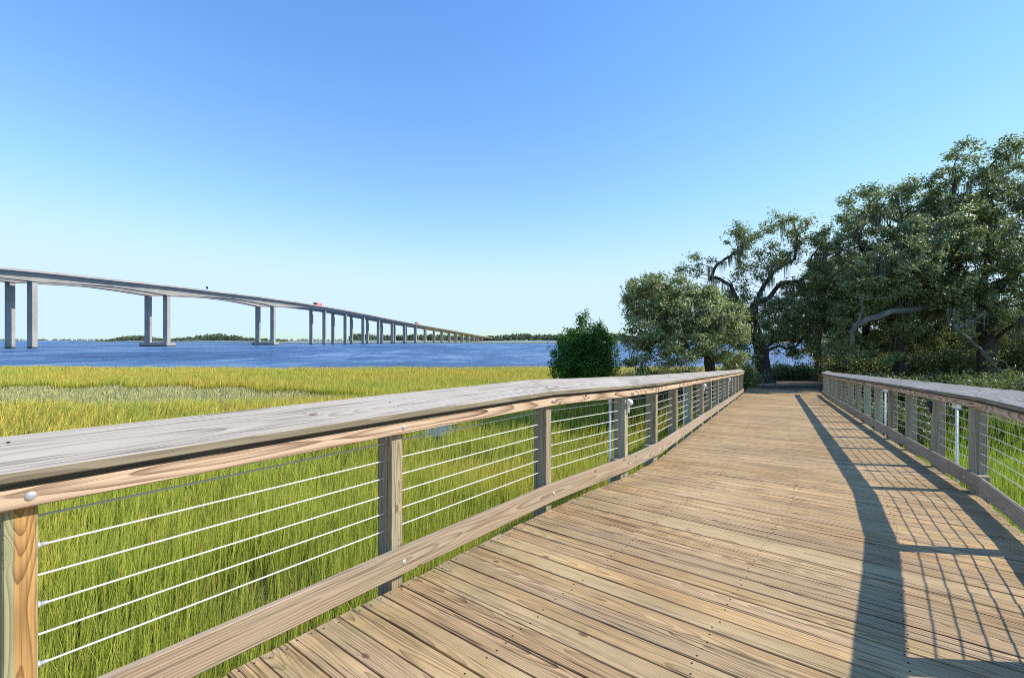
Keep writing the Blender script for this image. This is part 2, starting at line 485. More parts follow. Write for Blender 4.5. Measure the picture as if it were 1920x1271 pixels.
# ------------------------------------------------------------------ boardwalk
def build_boardwalk():
    root = empty('boardwalk', (3.0, 4.0, -3.4))
    tag(root, 'long boardwalk of weathered tan planks bending left towards the oak trees', 'boardwalk')
    rng = random.Random(3)
    mb = MB()
    pitch, gap, th = 0.142, 0.0072, 0.036
    e = -0.02                                    # deck ends just under the kick boards
    A_s, B_s = -1.3, SEG + 1.3                   # fan of planks between these stations
    rows = []
    def pair_perp(base, t, s):
        d, n = dirv(t), rightn(t)
        a = base + d * s
        return a + n * e, a + n * (WID + 0.045)
    s = A_s - pitch * 60
    n_near = 60
    for i in range(n_near + 1): rows.append(pair_perp(P3, TH1, A_s - pitch * (n_near - i)))
    La, Ra = rows[-1]
    Lb, Rb = pair_perp(P4, TH2, 1.3)
    # both edges as short polylines between the two ends of the fan
    def poly(pts, f):
        ls = [(pts[i + 1] - pts[i]).length for i in range(len(pts) - 1)]
        x = f * sum(ls)
        for i, q in enumerate(ls):
            if x <= q or i == len(ls) - 1: return pts[i].lerp(pts[i + 1], x / q)
            x -= q
    pl = [La, edge(-1, -e, 0)[0], edge(-1, -e, LM[-1])[0], Lb]
    pr = [Ra, edge(1, 0.045, 0)[0], edge(1, 0.045, LM[1])[0], Rb]
    nf = round(((Lb - La).length + (Rb - Ra).length) / 2 / pitch)
    for i in range(1, nf + 1): rows.append((poly(pl, i / nf), poly(pr, i / nf)))
    n_far = int((S_END - SEG - 1.3) / pitch)
    for i in range(1, n_far + 1): rows.append(pair_perp(P4, TH2, 1.3 + pitch * i))
    for i in range(len(rows) - 1):
        (l0, r0), (l1, r1) = rows[i], rows[i + 1]
        jl, jr = rng.uniform(-.008, .008), rng.uniform(-.008, .008)
        cl, cr = (l0 + l1) / 2, (r0 + r1) / 2
        ax = (cr - cl).normalized()
        cl, cr = cl + ax * jl, cr + ax * jr
        g = gap + rng.uniform(-0.003, 0.004)
        wl, wr = (l1 - l0).length - g, (r1 - r0).length - g
        dz = rng.uniform(-.0025, .0025)
        rn = rng.random()
        up = Vector((0, 0, 1))
        yl = Vector((*(l1 - l0), deckz(l1) - deckz(l0))).normalized()
        yr = Vector((*(r1 - r0), deckz(r1) - deckz(r0))).normalized()
        cuts = [0.0, 1.0]
        if rng.random() < 0.05: cuts = [0.0, rng.choice((0.26, 0.5, 0.74)), 1.0]     # some rows are two boards butted
        for q in range(len(cuts) - 1):
            a, b = cuts[q] + (0.0006 if q else 0), cuts[q + 1] - (0.0006 if q < len(cuts) - 2 else 0)
            pa, pb = cl.lerp(cr, a), cl.lerp(cr, b)
            mb.board(P3d(pa, dz - th / 2), P3d(pb, dz - th / 2), yl.lerp(yr, a), up, wl + (wr - wl) * a, th,
                     (rn + 0.013 * q) % 1.0, 0.0025, l0=a * WID, axB=yl.lerp(yr, b), wB=wl + (wr - wl) * b)
        # nail heads over the joists
        mid = (cl + cr) / 2
        if mid.length < 13:
            for f in (0.012, 0.26, 0.5, 0.74, 0.988):
                c = cl.lerp(cr, f); ww = wl + (wr - wl) * f
                y2 = yl.lerp(yr, f)
                for sgn in (-1, 1):
                    if rng.random() < 0.12: continue
                    p = P3d(c, dz + 0.0004) + y2 * (sgn * ww * 0.27 + rng.uniform(-.006, .006)) + Vector((ax.x, ax.y, 0)) * rng.uniform(-.014, .014)
                    mb.lathe(p, up, [(-0.002, 0.0052), (0.0012, 0.0052), (0.0018, 0.003)], 6, mi=1)
    mb.build('decking', [M['deck'], M['nail']], root)
    # frame below
    for f in (0.03, 0.26, 0.5, 0.74, 0.97):
        fb = MB()
        pts = [r[0].lerp(r[1], f) for r in rows[::6]] + [rows[-1][0].lerp(rows[-1][1], f)]
        for a, b in zip(pts[:-1], pts[1:]):
            fb.board(P3d(a, -0.17), P3d(b, -0.17), (rightn(TH1).x, rightn(TH1).y, 0), (0, 0, 1), 0.06, 0.26, 0.3)
        fb.build('joist', M['frame'], root)
    for i in range(4, len(rows), 24):
        l, r = rows[i]
        zg = -3.6
        for f in (0.06, 0.94):
            c = l.lerp(r, f)
            pm = MB(); pm.tube([(c.x, c.y, zg), (c.x, c.y, deckz(c) - 0.58)], 0.13, 10, rng.random())
            pm.build('pile', M['frame'], root, True)
        bm = MB(); bm.board(P3d(l, -0.44), P3d(r, -0.44), dirv(TH2).to_3d(), (0, 0, 1), 0.14, 0.27, rng.random())
        bm.build('cross_beam', M['frame'], root)
    return root, rows
BOARDWALK, ROWS = build_boardwalk()

# ------------------------------------------------------------------ railings
def build_railing(side, label, post_s, cap_joints, kick_joints, blocks, fresh=None, seed=1):
    rng = random.Random(seed)
    s0, s1 = post_s[0] - 0.3, post_s[-1] + 0.12
    p0 = edge(side, 0.1, post_s[0])[0]
    root = empty('railing', (p0.x, p0.y, deckz(p0)))
    tag(root, label, 'railing', 'cable railings along the boardwalk')
    L = LM[side]
    def stations(js):
        return sorted([s0] + [j for j in js if s0 < j < s1] + [0.0, L] + [s1])
    def boards(name, mat, js, o0, o1, z00, z01, z10, z11, gap=0.003, lo=0.0, screws=()):
        """section: inner edge o0 from z00 to z01, outer edge o1 from z10 to z11. A board runs joint to joint, mitred at bends"""
        st = stations(js)
        for i in range(len(st) - 1):
            a, b = st[i], st[i + 1]
            if b - a < 0.05: continue
            # long boards follow the grade: cut into short straight pieces of the same board
            n = max(1, int(round((b - a) / 1.7)))
            mb = MB(); rn = rng.random()
            wav = rng.uniform(-0.003, 0.003)
            for q in range(n):
                sa, sb = a + (b - a) * q / n, a + (b - a) * (q + 1) / n
                if q == 0: sa_ = sa + gap if abs(sa) > 1e-6 and abs(sa - L) > 1e-6 else sa
                else: sa_ = sa
                sb_ = sb - gap if q == n - 1 and abs(sb) > 1e-6 and abs(sb - L) > 1e-6 else sb
                secs, gs = [], []
                for s in (sa_, sb_):
                    c = 0.004
                    prof = [(o0, z00 + c), (o0, z01 - c), (o0 + c, z01), (o1 - c, z11), (o1, z11 - c), (o1, z10 + c), (o1 - c, z10), (o0 + c, z00)]
                    base = edge(side, 0, s)[0]
                    zb = deckz(base)
                    pts, gg = [], []
                    for o, z in prof:
                        p = edge(side, o, s)[0]
                        pts.append(Vector((p.x, p.y, zb + z + wav)))
                        # grain: width is the broad side
                        if abs(o1 - o0) > abs(z01 - z00): gg.append((s + lo, o - (o0 + o1) / 2, z - (z00 + z11) / 2))
                        else: gg.append((s + lo, z - (z00 + z01) / 2, o - (o0 + o1) / 2))
                    secs.append(pts); gs.append(gg)
                if side < 0: secs = [list(reversed(x)) for x in secs]; gs = [list(reversed(x)) for x in gs]
                mb.prism(secs[0], secs[1], gs[0], gs[1], rn)
            for sc_ in screws:
                if not (a + 0.03 < sc_ < b - 0.03): continue
                for o in (0.05, 0.125, 0.19):
                    if rng.random() < 0.2: continue
                    q_ = edge(side, o + rng.uniform(-.012, .012), sc_ + rng.uniform(-.03, .03))[0]
                    f_ = (o - o0) / (o1 - o0)
                    mb.lathe((q_.x, q_.y, deckz(q_) + z01 + (z11 - z01) * f_ + wav), (0, 0, 1), [(-0.004, 0.0055), (0.002, 0.0055), (0.0025, 0.003)], 6, mi=1)
            # inner faces between the pieces are hidden by the neighbours
            mb.build(name, [mat, M['nail']], root)
    boards('cap_board', M['cap'], cap_joints, -0.03, 0.238, 1.045, 1.083, 1.131, 1.169, screws=post_s)
    boards('top_rail', M['rail'], kick_joints, 0.0, 0.038, 0.950, 1.022, 0.950, 1.022, lo=3.3)
    boards('nailer', M['frame'], kick_joints, 0.039, 0.077, 0.962, 1.050, 0.962, 1.058, lo=5.0)
    boards('kick_board', M['kick'], kick_joints, 0.0, 0.038, 0.074, 0.236, 0.074, 0.236, lo=9.1)
    for i, s in enumerate(post_s):
        p, t, n = edge(side, 0.112, s)
        if abs(s) < 1e-3 or abs(s - L) < 1e-3: n = n.normalized()
        zb = deckz(p)
        mb = MB()
        d = dirv(t).to_3d(); n3 = n.normalized().to_3d()
        mb.board((p.x, p.y, zb - 0.42), (p.x, p.y, zb + 1.052), d, n3, 0.089, 0.139, rng.random(), 0.005)
        mb.build('post', M['fresh_post'] if i == fresh else M['post'], root)
        for z in (0.986, 0.145):
            q = edge(side, 0.0, s + 0.02)[0]
            bo = MB()
            bo.lathe((q.x + n.x * 0.004, q.y + n.y * 0.004, deckz(q) + z), -n3, [(0, 0.017), (0.004, 0.017), (0.008, 0.014), (0.010, 0.007), (0.011, 0.001)], 14)
            bo.build('bolt', M['steel'], root, True)
        if i in blocks:
            q = edge(side, 0.108, s - 0.10)[0]
            bl = MB()
            bl.board((q.x, q.y, deckz(q) - 0.20), (q.x, q.y, deckz(q) + 0.205), d, n3, 0.10, 0.13, rng.random(), 0.004)
            bl.build('block', M['post'], root)
    for c in range(6):
        z = 0.882 - 0.110 * c
        sts = sorted(set([s0] + list(post_s) + [0.0, L, s1]))
        pts = []
        for k, s in enumerate(sts):
            p = edge(side, 0.112, s)[0]
            pts.append((p.x, p.y, deckz(p) + z))
        mb = MB(); mb.tube(pts, 0.0044, 8)
        mb.build('cable', M['cable'], root, True)
        # turnbuckle ends on the near post
        if fresh is not None and c in (1, 3, 5):
            s = post_s[fresh] + 0.045
            p = edge(side, 0.112, s)[0]; d = dirv(TH1).to_3d()
            fm = MB(); fm.lathe((p.x, p.y, deckz(p) + z), d, [(0, 0.013), (0.012, 0.013), (0.013, 0.008), (0.03, 0.008), (0.034, 0.005)], 10)
            fm.build('cable_fitting', M['steel'], root, True)
    return root

left_s = [-10.1, -8.45, -6.75, -5.08, -3.44, -1.72, -0.045] + [SEG - 0.02] + [SEG + 1.52 + 1.60 * k for k in range(12)]
left_s = [s for s in left_s if s < SEG + 20.1]
t_right = [.33, 1.82, 3.35, 4.8, 6.25, 7.75, 9.3, 10.75, 12.3, 13.85, 15.4, 16.9, 18.4, 19.9]
r_off = LM[1] + (P4 - Q4).dot(d2)                                # converts far station to this side's arc length
right_s = [-7.1, -5.4, -3.68, -1.93, -0.17] + [t + r_off for t in t_right]
build_railing(-1, 'left cable railing, its grey cap and brown rail running past the marsh and river', left_s,
              [-12, -1.76, 7.0, 13.0, 18.0], [-5.22, SEG + 0.1, 6.15, 10.9, 15.6, 19.7], (6, 7, 10, 12), fresh=3, seed=5)
build_railing(1, 'right cable railing that throws its striped shadow across the planks', right_s,
              [-4.6, 4.1, 10.0, 16.0], [-6.0, 2.5, 8.2, 13.0, 18.0], (5, 8, 10), seed=11)

# lamps on the rails and white pipes beside the posts
def rail_lamp(side, s, label, mat='white'):
    p, t, n = edge(side, 0.0, s)
    n3 = n.normalized().to_3d(); z = deckz(p)
    root = empty('rail_lamp', (p.x, p.y, z + 0.88))
    tag(root, label, 'lamp', 'small lamps on the railings')
    a = MB(); a.lathe((p.x + n.x * .036, p.y + n.y * .036, z + 0.875), -n3, [(0, 0.041), (0.012, 0.043), (0.03, 0.041), (0.048, 0.034), (0.060, 0.021), (0.065, 0.002)], 16)
    a.build('lamp_dome', M[mat], root, True)
    b = MB(); b.box((p.x + n.x * 0.03, p.y + n.y * 0.03, z + 0.80), (0.03, 0.03, 0.10), ch=0.004)
    b.build('bracket', M[mat], root)
rail_lamp(-1, -0.02, 'white dome lamp on the left railing post beside the bend in the handrail')
rail_lamp(-1, left_s[10] + 0.02, 'middle of the three white dome lamps along the left railing')
rail_lamp(-1, left_s[14] + 0.02, 'farthest white dome lamp on the left railing, near the oaks')
rail_lamp(1, right_s[6], 'small dark round lamp in shade under the right handrail', 'dark')  # dark material stands in for the shade on the dome

def pipe(side, s, off, label, box=False):
    p = edge(side, off, s)[0]; z = deckz(p)
    root = empty('conduit_pipe', (p.x, p.y, z - 0.3))
    tag(root, label, 'pipe', 'white pipes beside the railing posts')
    a = MB(); a.tube([(p.x, p.y, z - 0.9), (p.x, p.y, z + 0.86)], 0.016, 12); a.build('tube', M['white'], root, True)
    b = MB()
    if box: b.box((p.x, p.y, z + 0.93), (0.075, 0.06, 0.14), ch=0.006)
    else: b.lathe((p.x, p.y, z + 0.86), (0, 0, 1), [(0, 0.021), (0.05, 0.021), (0.055, 0.016)], 12)
    b.build('junction_box' if box else 'pipe_collar', M['white'], root)
pipe(-1, -0.11, 0.22, 'white pipe standing behind the left railing post with the nearest dome lamp')
pipe(-1, left_s[9] + 0.16, 0.22, 'thin white pipe behind the left railing, between two posts past the bend')
pipe(1, right_s[6] - 0.42, 0.20, 'white pipe with a box on top, behind the right railing near the picture edge', True)
pipe(1, right_s[9] - 0.18, 0.20, 'white pipe with a box on top, halfway along the right railing', True)

# timber edging across the far end of the walk
def timber(a, b, label):
    mb = MB(); mb.board(a, b, (0.4, 0.9, 0), (0, 0, 1), 0.14, 0.15, random.random(), 0.01)
    o = mb.build('edging_timber', M['kick']); tag(o, label, 'timber', 'timbers edging the far end of the boardwalk')
timber((13.35, 26.75, -1.02), (15.2, 27.1, -1.02), 'weathered timber at the end of the boardwalk, nearer the left railing')
timber((15.23, 27.11, -1.03), (18.2, 27.65, -1.03), 'weathered timber at the end of the boardwalk, nearer the slim oak')

# ------------------------------------------------------------------ terrain, water
WATER_Z, MARSH_Z, EDGE_Y = -3.5, -3.38, 73.0
def ss(x, a, b):
    t = np.clip((x - a) / (b - a), 0, 1); return t * t * (3 - 2 * t)
def wob(x, y, f, k):
    return np.sin(x * f + k) * np.cos(y * f * 1.3 + k * 2.1) + 0.5 * np.sin(x * f * 2.3 + y * f * 1.9 + k * 3.3)
def shore_y(x): return EDGE_Y + 1.2 * np.sin(x * 0.07 + 1) + 0.8 * np.sin(x * 0.23)
def terrain(x, y):
    h = MARSH_Z + 0.05 * wob(x, y, 0.5, 1.0)
    h = h + (-1.4) * ss(y - shore_y(x), -1.0, 5.0)
    # raised bank under the oaks
    by = ss(y + 0.45 * np.clip(x - 14, 0, 12) - 0.1 * np.clip(14 - x, 0, 20), 19.5, 25.0) * (1 - ss(y, 36.0, 45.0))
    bx = ss(x, 0.5, 8.5)
    h = h + by * bx * (2.20 + 0.06 * wob(x, y, 0.7, 4.0))
    return h
def grid_obj(name, xs, ys, fn, mat):
    X, Y = np.meshgrid(xs, ys)
    Z = fn(X, Y)
    v = np.stack([X, Y, Z], -1).reshape(-1, 3)
    nx, ny = len(xs), len(ys)
    i = np.arange((nx) * (ny)).reshape(ny, nx)
    f = np.stack([i[:-1, :-1], i[:-1, 1:], i[1:, 1:], i[1:, :-1]], -1).reshape(-1)
    me = np_mesh(name, v, f, np.full(len(f) // 4, 4), [mat], smooth=True)
    o = link_mesh(name, me); tag(o, kind='structure'); return o
fx = np.concatenate([[-6000, -2500, -900, -300, -160], np.arange(-110, 111, 1.0), [160, 300, 900, 2500, 6000]])
fy = np.concatenate([[-600, -150, -60, -30], np.arange(-14, 96, 1.0), [120, 200, 500, 1500, 4000, 8000]])
grid_obj('ground', fx, fy, terrain, M['ground'])
grid_obj('water', np.array([-7000, -2000, -500, 0, 500, 2000, 7000.0]), np.array([60.0, 200, 600, 1800, 4500, 9000]), lambda X, Y: np.full_like(X, WATER_Z), M['water'])
# tidal pool in a gap of the grass
POOL = (-4.1, 26.3, 1.7, 3.2)
a = np.linspace(0, 2 * np.pi, 40, endpoint=False)
rr = 1 + 0.18 * np.sin(a * 3 + 1) + 0.1 * np.sin(a * 5)
pv = np.stack([POOL[0] + POOL[2] * rr * np.cos(a), POOL[1] + POOL[3] * rr * np.sin(a), np.full(40, -3.27)], -1)
o = link_mesh('tidal_pool', np_mesh('tidal_pool', pv, np.arange(40), [40], [M['pool']])); tag(o, kind='structure')

# ------------------------------------------------------------------ grass
def blades(name, x, y, z0, h, w, lean_az, lean, mat, tint, rng, twist=1.0):
    """curved three-piece blades, all arrays of the same length"""
    n = len(x)
    az = rng.uniform(0, 2 * np.pi, n)
    ux, uy = np.cos(az), np.sin(az)
    lx, ly = np.cos(lean_az) * lean, np.sin(lean_az) * lean
    lev = np.array([0.0, 0.45, 0.8, 1.0]); wid = np.array([1.0, 0.85, 0.5, 0.0])
    V = np.zeros((n, 7, 3), np.float32); H = np.zeros((n, 7), np.float32)
    j = 0
    for q, (t, ww) in enumerate(zip(lev, wid)):
        cx = x + lx * h * t ** 2; cy = y + ly * h * t ** 2
        cz = z0 + h * (t - 0.28 * lean * t ** 2.5)
        if q < 3:
            for sg in (-0.5, 0.5):
                V[:, j, 0] = cx + ux * w * ww * sg; V[:, j, 1] = cy + uy * w * ww * sg; V[:, j, 2] = cz
                H[:, j] = t; j += 1
        else:
            V[:, j, 0], V[:, j, 1], V[:, j, 2] = cx, cy, cz; H[:, j] = t
    b = (np.arange(n) * 7)[:, None]
    f = np.concatenate([b + np.array([0, 1, 3, 2]), b + np.array([2, 3, 5, 4]), b + np.array([4, 5, 6])], 1).reshape(-1)
    lt = np.tile(np.array([4, 4, 3]), n)
    T = np.repeat(np.clip(tint, -1, 1), 7); VV = np.repeat(np.clip(rng.normal(1.18, 0.26, n), 0.45, 1.8), 7)
    return np_mesh(name, V.reshape(-1, 3), f, lt, [mat], {'hgt': ('FLOAT', H.reshape(-1)), 'tint': ('FLOAT', T), 'val': ('FLOAT', VV)})

def line_lateral(x, y):
    """lateral distance left(+) of the left rail face / right of the right one, approx, and inside flag"""
    a1 = (x - P3.x) * rightn(TH1).x + (y - P3.y) * rightn(TH1).y
    a2 = (x - P4.x) * rightn(TH2).x + (y - P4.y) * rightn(TH2).y
    s1 = (x - P3.x) * d1.x + (y - P3.y) * d1.y
    return np.where(s1 < 0.6, a1, a2)           # 0 at left face, WID at right face

def sample(rng, n, z0, z1, power):
    """points in the fan of view, denser near"""
    u = rng.random(n)
    y = (z0 ** power + u * (z1 ** power - z0 ** power)) ** (1 / power)
    x = rng.uniform(-1, 1, n) * (1.42 * y + 7.0)
    return x, y

def patch(x, y, f, k): return 0.5 + 0.33 * wob(x, y, f, k)
def band(x, y):
    """1 inside the pale rush band on the left (a low strip across the marsh)"""
    c = 37.8 + 0.5 * np.sin(x * 0.12); wdt = np.clip((-x - 9) * 0.85, 0.0, 16.5)
    return (np.abs(y - c) < wdt * 0.5 * (1 + 0.15 * np.sin(x * 0.9))) & (x < -4)
def pool_mask(x, y): return (np.abs(x - POOL[0] * y / POOL[1]) < 0.95 + 0.3 * np.sin(y * 2.1)) & (y > 21.8) & (y < 29.3)

def make_grass():
    rng = np.random.default_rng(5)
    parts = []
    for (n, z0, z1, pw) in ((225000, 2.0, 16, 1.5), (310000, 14, 42, 1.5), (385000, 40, 74.5, 1.7)):
        x, y = sample(rng, n, z0, z1, pw); parts.append((x, y))
    x = np.concatenate([p[0] for p in parts]); y = np.concatenate([p[1] for p in parts])
    lat = line_lateral(x, y)
    g = terrain(x, y)
    keep = ~((lat > -0.12) & (lat < WID + 0.12)) & (g < -2.1) & (y < shore_y(x) + 0.3 * rng.standard_normal(len(x))) & ~(pool_mask(x, y) & (rng.random(len(x)) < 0.9)) & ~band(x, y)
    # thin patches so that mud and gaps show
    keep &= rng.random(len(x)) < np.clip(0.40 + 1.1 * patch(x, y, 0.75, 2.0), 0.2, 1)
    tall_f = lambda x, y: ss(y, 13, 18) * (1 - ss(y, 28.5, 31)) * ss(-x, 3, 9) + 0.7 * np.exp(-(((x - 1) / 3.5) ** 2 + ((y - 45) / 3.0) ** 2))
    keep &= rng.random(len(x)) > 0.5 * tall_f(x, y)
    x, y, g = x[keep], y[keep], g[keep]
    r = np.hypot(x, y)
    n = len(x)
    tall = tall_f(x, y)
    right = ss(line_lateral(x, y), WID, WID + 1)
    h = (1.0 + 0.42 * tall + 0.12 * patch(x, y, 0.9, 6)) * rng.uniform(0.62, 1.12, n)
    w = 0.0078 * np.maximum(1, r / 8) ** 0.78 * rng.uniform(0.7, 1.4, n) * (1 + 0.8 * tall)
    lean = np.abs(rng.normal(0.10, 0.13, n)) + 0.45 * tall * rng.random(n)
    la = rng.normal(0.5, 1.3, n)
    t = 0.10 + 0.55 * (patch(x, y, 0.16, 3) - 0.5) + 0.35 * (patch(x, y, 0.6, 9) - 0.5) + 0.25 * ss(r, 15, 60) + 0.6 * tall * (rng.random(n) - 0.25) - 0.85 * right - 0.18 * (1 - ss(r, 5, 14))
    tint = np.clip(t + rng.normal(0, 0.22, n) + (rng.random(n) < 0.07) * 0.9, -1, 1)
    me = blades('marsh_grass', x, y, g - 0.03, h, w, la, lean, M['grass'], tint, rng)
    o = link_mesh('marsh_grass', me); tag(o, 'green and gold cordgrass filling the marsh around the boardwalk', 'grass', kind='stuff')
    # pale rush band
    x, y = sample(rng, 150000, 27, 49, 1.5)
    k = band(x, y) & (x < 0); x, y = x[k], y[k]; n = len(x)
    r = np.hypot(x, y)
    me = blades('rush', x, y, terrain(x, y) - 0.02, rng.uniform(0.25, 0.55, n), 0.012 * (r / 8) ** 0.8, rng.normal(0.4, 1.0, n), np.abs(rng.normal(.2, .15, n)), M['sage'], rng.uniform(0, 1, n), rng)
    o = link_mesh('rush', me); tag(o, 'low pale sage green rush in a strip across the marsh', 'rush', kind='stuff')
    # dry brush at the foot of the bank
    x, y = sample(rng, 110000, 14, 36, 1.5)
    g = terrain(x, y); lat = line_lateral(x, y)
    m = (g > -2.9) & (g < -1.02) & ~((lat > -0.4) & (lat < WID + 0.4)) & (rng.random(len(x)) < 0.8 * patch(x, y, 1.1, 5) + 0.1)
    x, y, g = x[m], y[m], g[m]; n = len(x)
    me = blades('dry_brush', x, y, g - 0.02, rng.uniform(0.25, 0.95, n), 0.02 * rng.uniform(.6, 1.4, n), rng.uniform(0, 6.28, n), np.abs(rng.normal(.35, .25, n)), M['brush'], rng.uniform(0, 1, n), rng)
    o = link_mesh('dry_brush', me); tag(o, 'dry brown brush at the foot of the oak bank', 'brush', kind='stuff')
make_grass()

# ------------------------------------------------------------------ trees
def leaf_mesh(name, pts, size, tint, rng, mat, up=0.6, parent=None, aspect=0.5, updir=None):
    """one small pointed leaf face per point"""
    n = len(pts)
    nrm = rng.normal(0, 1, (n, 3)); nrm[:, 2] = np.abs(nrm[:, 2]) * (1 if up > 0.2 else 0.6) + up
    if updir is not None: nrm = nrm + updir
    nrm /= np.linalg.norm(nrm, axis=1)[:, None]
    a = rng.normal(0, 1, (n, 3)); a -= nrm * (a * nrm).sum(1)[:, None]
    a /= np.linalg.norm(a, axis=1)[:, None] + 1e-9
    b = np.cross(nrm, a)
    s = size[:, None]
    V = np.stack([pts - a * s * 0.5, pts + b * s * aspect * 0.5 + nrm * s * 0.06, pts + a * s * 0.5, pts - b * s * aspect * 0.5 + nrm * s * 0.06], 1)
    f = np.arange(n * 4)
    me = np_mesh(name, V.reshape(-1, 3), f, np.full(n, 4), [mat], {'tint': ('FLOAT', np.repeat(np.clip(tint, 0, 1), 4))})
    return link_mesh(name, me, parent)

def colonize(rng, att, nodes, parents, D, infl, kill, iters, jitter=0.25, grav=0.0):
    pos = [np.array(p, float) for p in nodes]; par = list(parents)
    att = att.copy()
    P = np.array(pos)
    dd = np.linalg.norm(att[:, None] - P[None], axis=2)
    near = dd.argmin(1); dist = dd.min(1)
    for it in range(iters):
        act = dist < infl
        if not act.any(): break
        order = np.unique(near[act])
        new = []
        for k in order:
            sel = att[act & (near == k)]
            v = sel - pos[k]; v /= np.linalg.norm(v, axis=1)[:, None] + 1e-9
            d = v.sum(0) + rng.normal(0, jitter, 3) * max(1, len(sel) ** 0.5)
            d[2] += grav
            nn = np.linalg.norm(d)
            if nn < 1e-6: continue
            new.append((k, pos[k] + d / nn * D))
        if not new: break
        b = len(pos)
        for k, p in new: pos.append(p); par.append(k)
        N = np.array([p for _, p in new])
        dn = np.linalg.norm(att[:, None] - N[None], axis=2)
        mi = dn.argmin(1); md = dn.min(1)
        imp = md < dist
        near[imp] = mi[imp] + b; dist[imp] = md[imp]
        alive = dist > kill
        att, near, dist = att[alive], near[alive], dist[alive]
        if len(att) == 0: break
    return np.array(pos), np.array(par)

def blob_points(rng, blobs, n):
    vol = np.array([b[1][0] * b[1][1] * b[1][2] * (b[2] if len(b) > 2 else 1) for b in blobs]); vol /= vol.sum()
    out = []
    for (b, v) in zip(blobs, vol):
        m = max(6, int(n * v))
        u = rng.normal(0, 1, (m, 3)); u /= np.linalg.norm(u, axis=1)[:, None]
        rad = rng.random(m) ** (1 / 3.2)
        out.append(np.array(b[0]) + u * rad[:, None] * np.array(b[1]))
    return np.concatenate(out)

